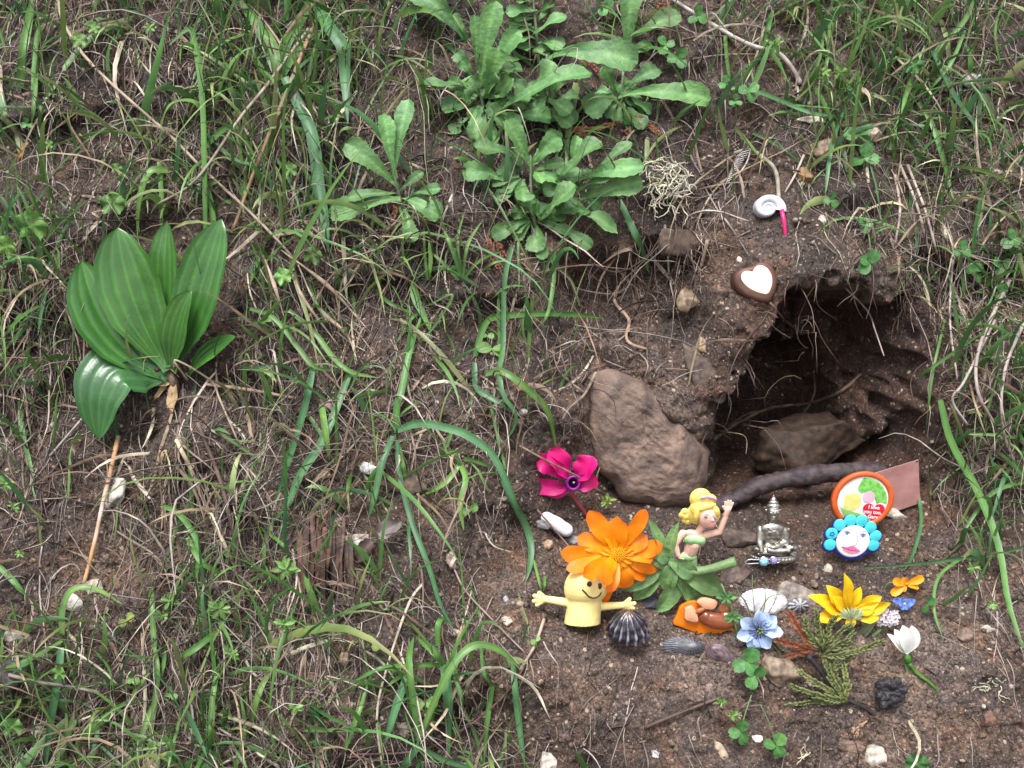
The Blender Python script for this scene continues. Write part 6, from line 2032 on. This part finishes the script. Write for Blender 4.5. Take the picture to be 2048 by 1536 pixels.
# ------------------------------------------------------------------ conifer sprays
def spray(name, label, branches, col, lift=.6, twig=22, tr=2.3, base=None, cat="conifer sprig", needles=False, step=8, m="leaf", woody=None):
    fr = Frame(*(base or branches[0][0]), lift, .2)
    t = g_thing(name, fr.o, label, cat)
    for bi, pts in enumerate(branches):
        g = Geo()
        n = max(5, int(sum(math.dist(pts[i], pts[i + 1]) for i in range(len(pts) - 1)) / step))
        ax = catmull([(x, y, 6 + 6 * math.sin(bi * 1.7 + i)) for i, (x, y) in enumerate(pts)], n)
        v, f = tube(fr.pts(ax), np.linspace(1.25, .8, n) * tr * fr.k, 6)
        g.add(v, f, jit(np.asarray(col) * .8))
        dirs = np.gradient(ax, axis=0)
        for i in range(1, n):
            base_a = math.atan2(-dirs[i][1], dirs[i][0])
            for sgn in (-1, 1):
                L = twig * (1 - .55 * i / n) * random.uniform(.7, 1.15)
                a = base_a + sgn * random.uniform(.5, .85)
                x, y, z = ax[i]
                p = [(x, y, z), (x + math.cos(a) * L * .5, y - math.sin(a) * L * .5, z + random.uniform(1, 5)), (x + math.cos(a - sgn * .35) * L, y - math.sin(a - sgn * .35) * L, z + random.uniform(-3, 6))]
                if needles:
                    v, f, c = sheet(catmull(fr.pts(p), 5), tr * 2.0 * fr.k, unit(-DA + RNG.normal(0, .3, 3)), "blade", 2, .1, col=jit(col, .2))
                    g.add(v, f, c)
                else:
                    v, f = tube(catmull(fr.pts(p), 5), np.linspace(1, .7, 5) * tr * fr.k, 5, .12)
                    g.add(v, f, jit(col, .2))
        g.part("branchlet", M[m], t)
    if woody:
        v, f = tube(catmull(fr.pts([(x, y, 2) for x, y in woody]), 18), np.linspace(5.5, 3, 18) * fr.k, 7, .1)
        Geo().add(v, f, (.022, .018, .022)).part("woody_stem", M["bark"], t)
    return t


spray("cypress_sprig", "olive green cypress sprig under the yellow flower", [
    [(1640, 1298), (1610, 1262), (1600, 1232)], [(1640, 1296), (1628, 1252), (1622, 1216)], [(1642, 1296), (1650, 1256), (1660, 1232)], [(1644, 1298), (1670, 1262), (1688, 1244)], [(1646, 1300), (1676, 1280), (1694, 1262)],
    [(1694, 1404), (1660, 1352), (1640, 1300)], [(1694, 1404), (1670, 1350), (1662, 1304), (1690, 1284)], [(1690, 1402), (1640, 1370), (1596, 1340)], [(1690, 1404), (1640, 1392), (1586, 1372)], [(1690, 1406), (1640, 1404), (1580, 1414)], [(1655, 1345), (1690, 1320), (1700, 1296)], [(1640, 1310), (1700, 1300), (1752, 1276)], [(1692, 1404), (1690, 1360), (1684, 1330)]],
    (.135, .155, .058), lift=.9, twig=20, tr=2.9, base=(1660, 1350), step=7.5, woody=[(1612, 1308), (1640, 1340), (1674, 1390), (1720, 1412), (1752, 1432), (1772, 1456)])
spray("brown_redwood_sprig", "rust brown dead conifer sprig beside the blue flower", [[(1638, 1298), (1600, 1262), (1574, 1222)], [(1636, 1300), (1590, 1288), (1556, 1280)], [(1630, 1302), (1600, 1306), (1580, 1312)]], (.20, .068, .034), lift=1.2, twig=24, tr=2.4, needles=True, base=(1610, 1280), m="straw", step=6)
for lab, br in [("rust brown conifer sprig at the top edge right of the leafy plants", [[(1330, -10), (1335, 20), (1352, 42)], [(1310, 5), (1330, 25)]]), ("rust brown conifer sprig hanging beside the lichen", [[(1270, 232), (1310, 262), (1352, 300)], [(1240, 262), (1290, 278), (1330, 300)]]),
                ("rust brown conifer sprig behind the lowest leafy clump", [[(1120, 262), (1180, 262), (1232, 250)], [(1140, 275), (1200, 280)]]), ("rust brown conifer sprig under the middle rosette", [[(975, 470), (985, 510), (1000, 545)], [(990, 480), (1010, 515)]]), ("rust brown conifer sprig under the small lone rosette", [[(770, 385), (790, 410), (785, 440)], [(840, 440), (880, 470), (930, 490)]]), ("rust brown conifer twig among the stalks below the bark", [[(600, 1140), (610, 1180), (640, 1215)], [(598, 1150), (605, 1200), (612, 1255)]]), ("rust brown conifer sprig near the top among the shoots", [[(1150, 110), (1180, 130), (1200, 150)], [(1170, 100), (1195, 120)]])]:
    spray("brown_redwood_sprig", lab, br, (.17, .060, .034), lift=.6, twig=18, tr=1.8, needles=True, m="straw", step=6)
spray("faded_cypress_twig", "faded tan cypress twig on the bare soil at the bottom", [[(1732, 1440), (1700, 1462), (1668, 1480), (1654, 1512)], [(1715, 1455), (1705, 1478)], [(1690, 1465), (1700, 1450)]], (.27, .19, .12), lift=.3, twig=10, tr=1.7, step=9, m="straw")

# ------------------------------------------------------------------ lichen tuft, pale feathery root
def lichen(label, cx, cy, w, h, n, col=(.42, .42, .33), r=1.7, lift=1.0, name="lichen_tuft", L=42):
    fr = Frame(cx, cy, lift, .1)
    g = Geo()
    for _ in range(n):
        x, y = cx + random.gauss(0, w * .28), cy - h * .45 + random.random() * h * .7
        a = random.uniform(0, 6.28)
        p = [(x, y, random.uniform(-8, 8))]
        st = L / 8
        for k in range(9):
            a += random.uniform(-1.0, 1.0)
            p.append((p[-1][0] + math.cos(a) * st, p[-1][1] + math.sin(a) * st * .9 + 1.4, p[-1][2] + random.uniform(-3, 3)))
        v, f = tube(catmull(fr.pts(p), 20), np.linspace(1, .6, 20) * r * fr.k, 4)
        g.add(v, f, jit(col, .2))
    g.thing(name, M["straw"], label, "lichen")
lichen("pale curly lichen tuft hanging from the turf above the soil face", 1330, 375, 60, 120, 75)
lichen("tiny pale lichen thread on the soil at the bottom", 1610, 1500, 14, 40, 6, L=24, r=1.3, lift=.4)
lichen("pale lichen scrap on the soil at the right edge", 1980, 1372, 40, 40, 10, L=30, r=1.4, lift=.4)
fr = Frame(1475, 335, .6, .1)
t = g_thing("feather", fr.o, "pale skeletal feather stuck in the soil left of the snail", "feather")
v, f = tube(catmull(fr.pts([(1500, 296, 4), (1490, 330, 6), (1454, 378, 2)]), 12), 1.5 * fr.k, 6)
Geo().add(v, f, (.5, .47, .45)).part("shaft", M["straw"], t)
for i in range(14):
    s = i / 13
    x, y = 1499 - 40 * s, 302 + 62 * s
    v, f = tube(fr.pts([(x, y, 5), (x - 16 * (1 - s * .5), y + 4, 6), (x - 30 * (1 - s * .6), y + 14, 3)]), .9 * fr.k, 4)
    Geo().add(v, f, (.42, .40, .40)).part("barb", M["straw"], t)

for o in bpy.data.objects:
    if "_o" in o:
        del o["_o"]
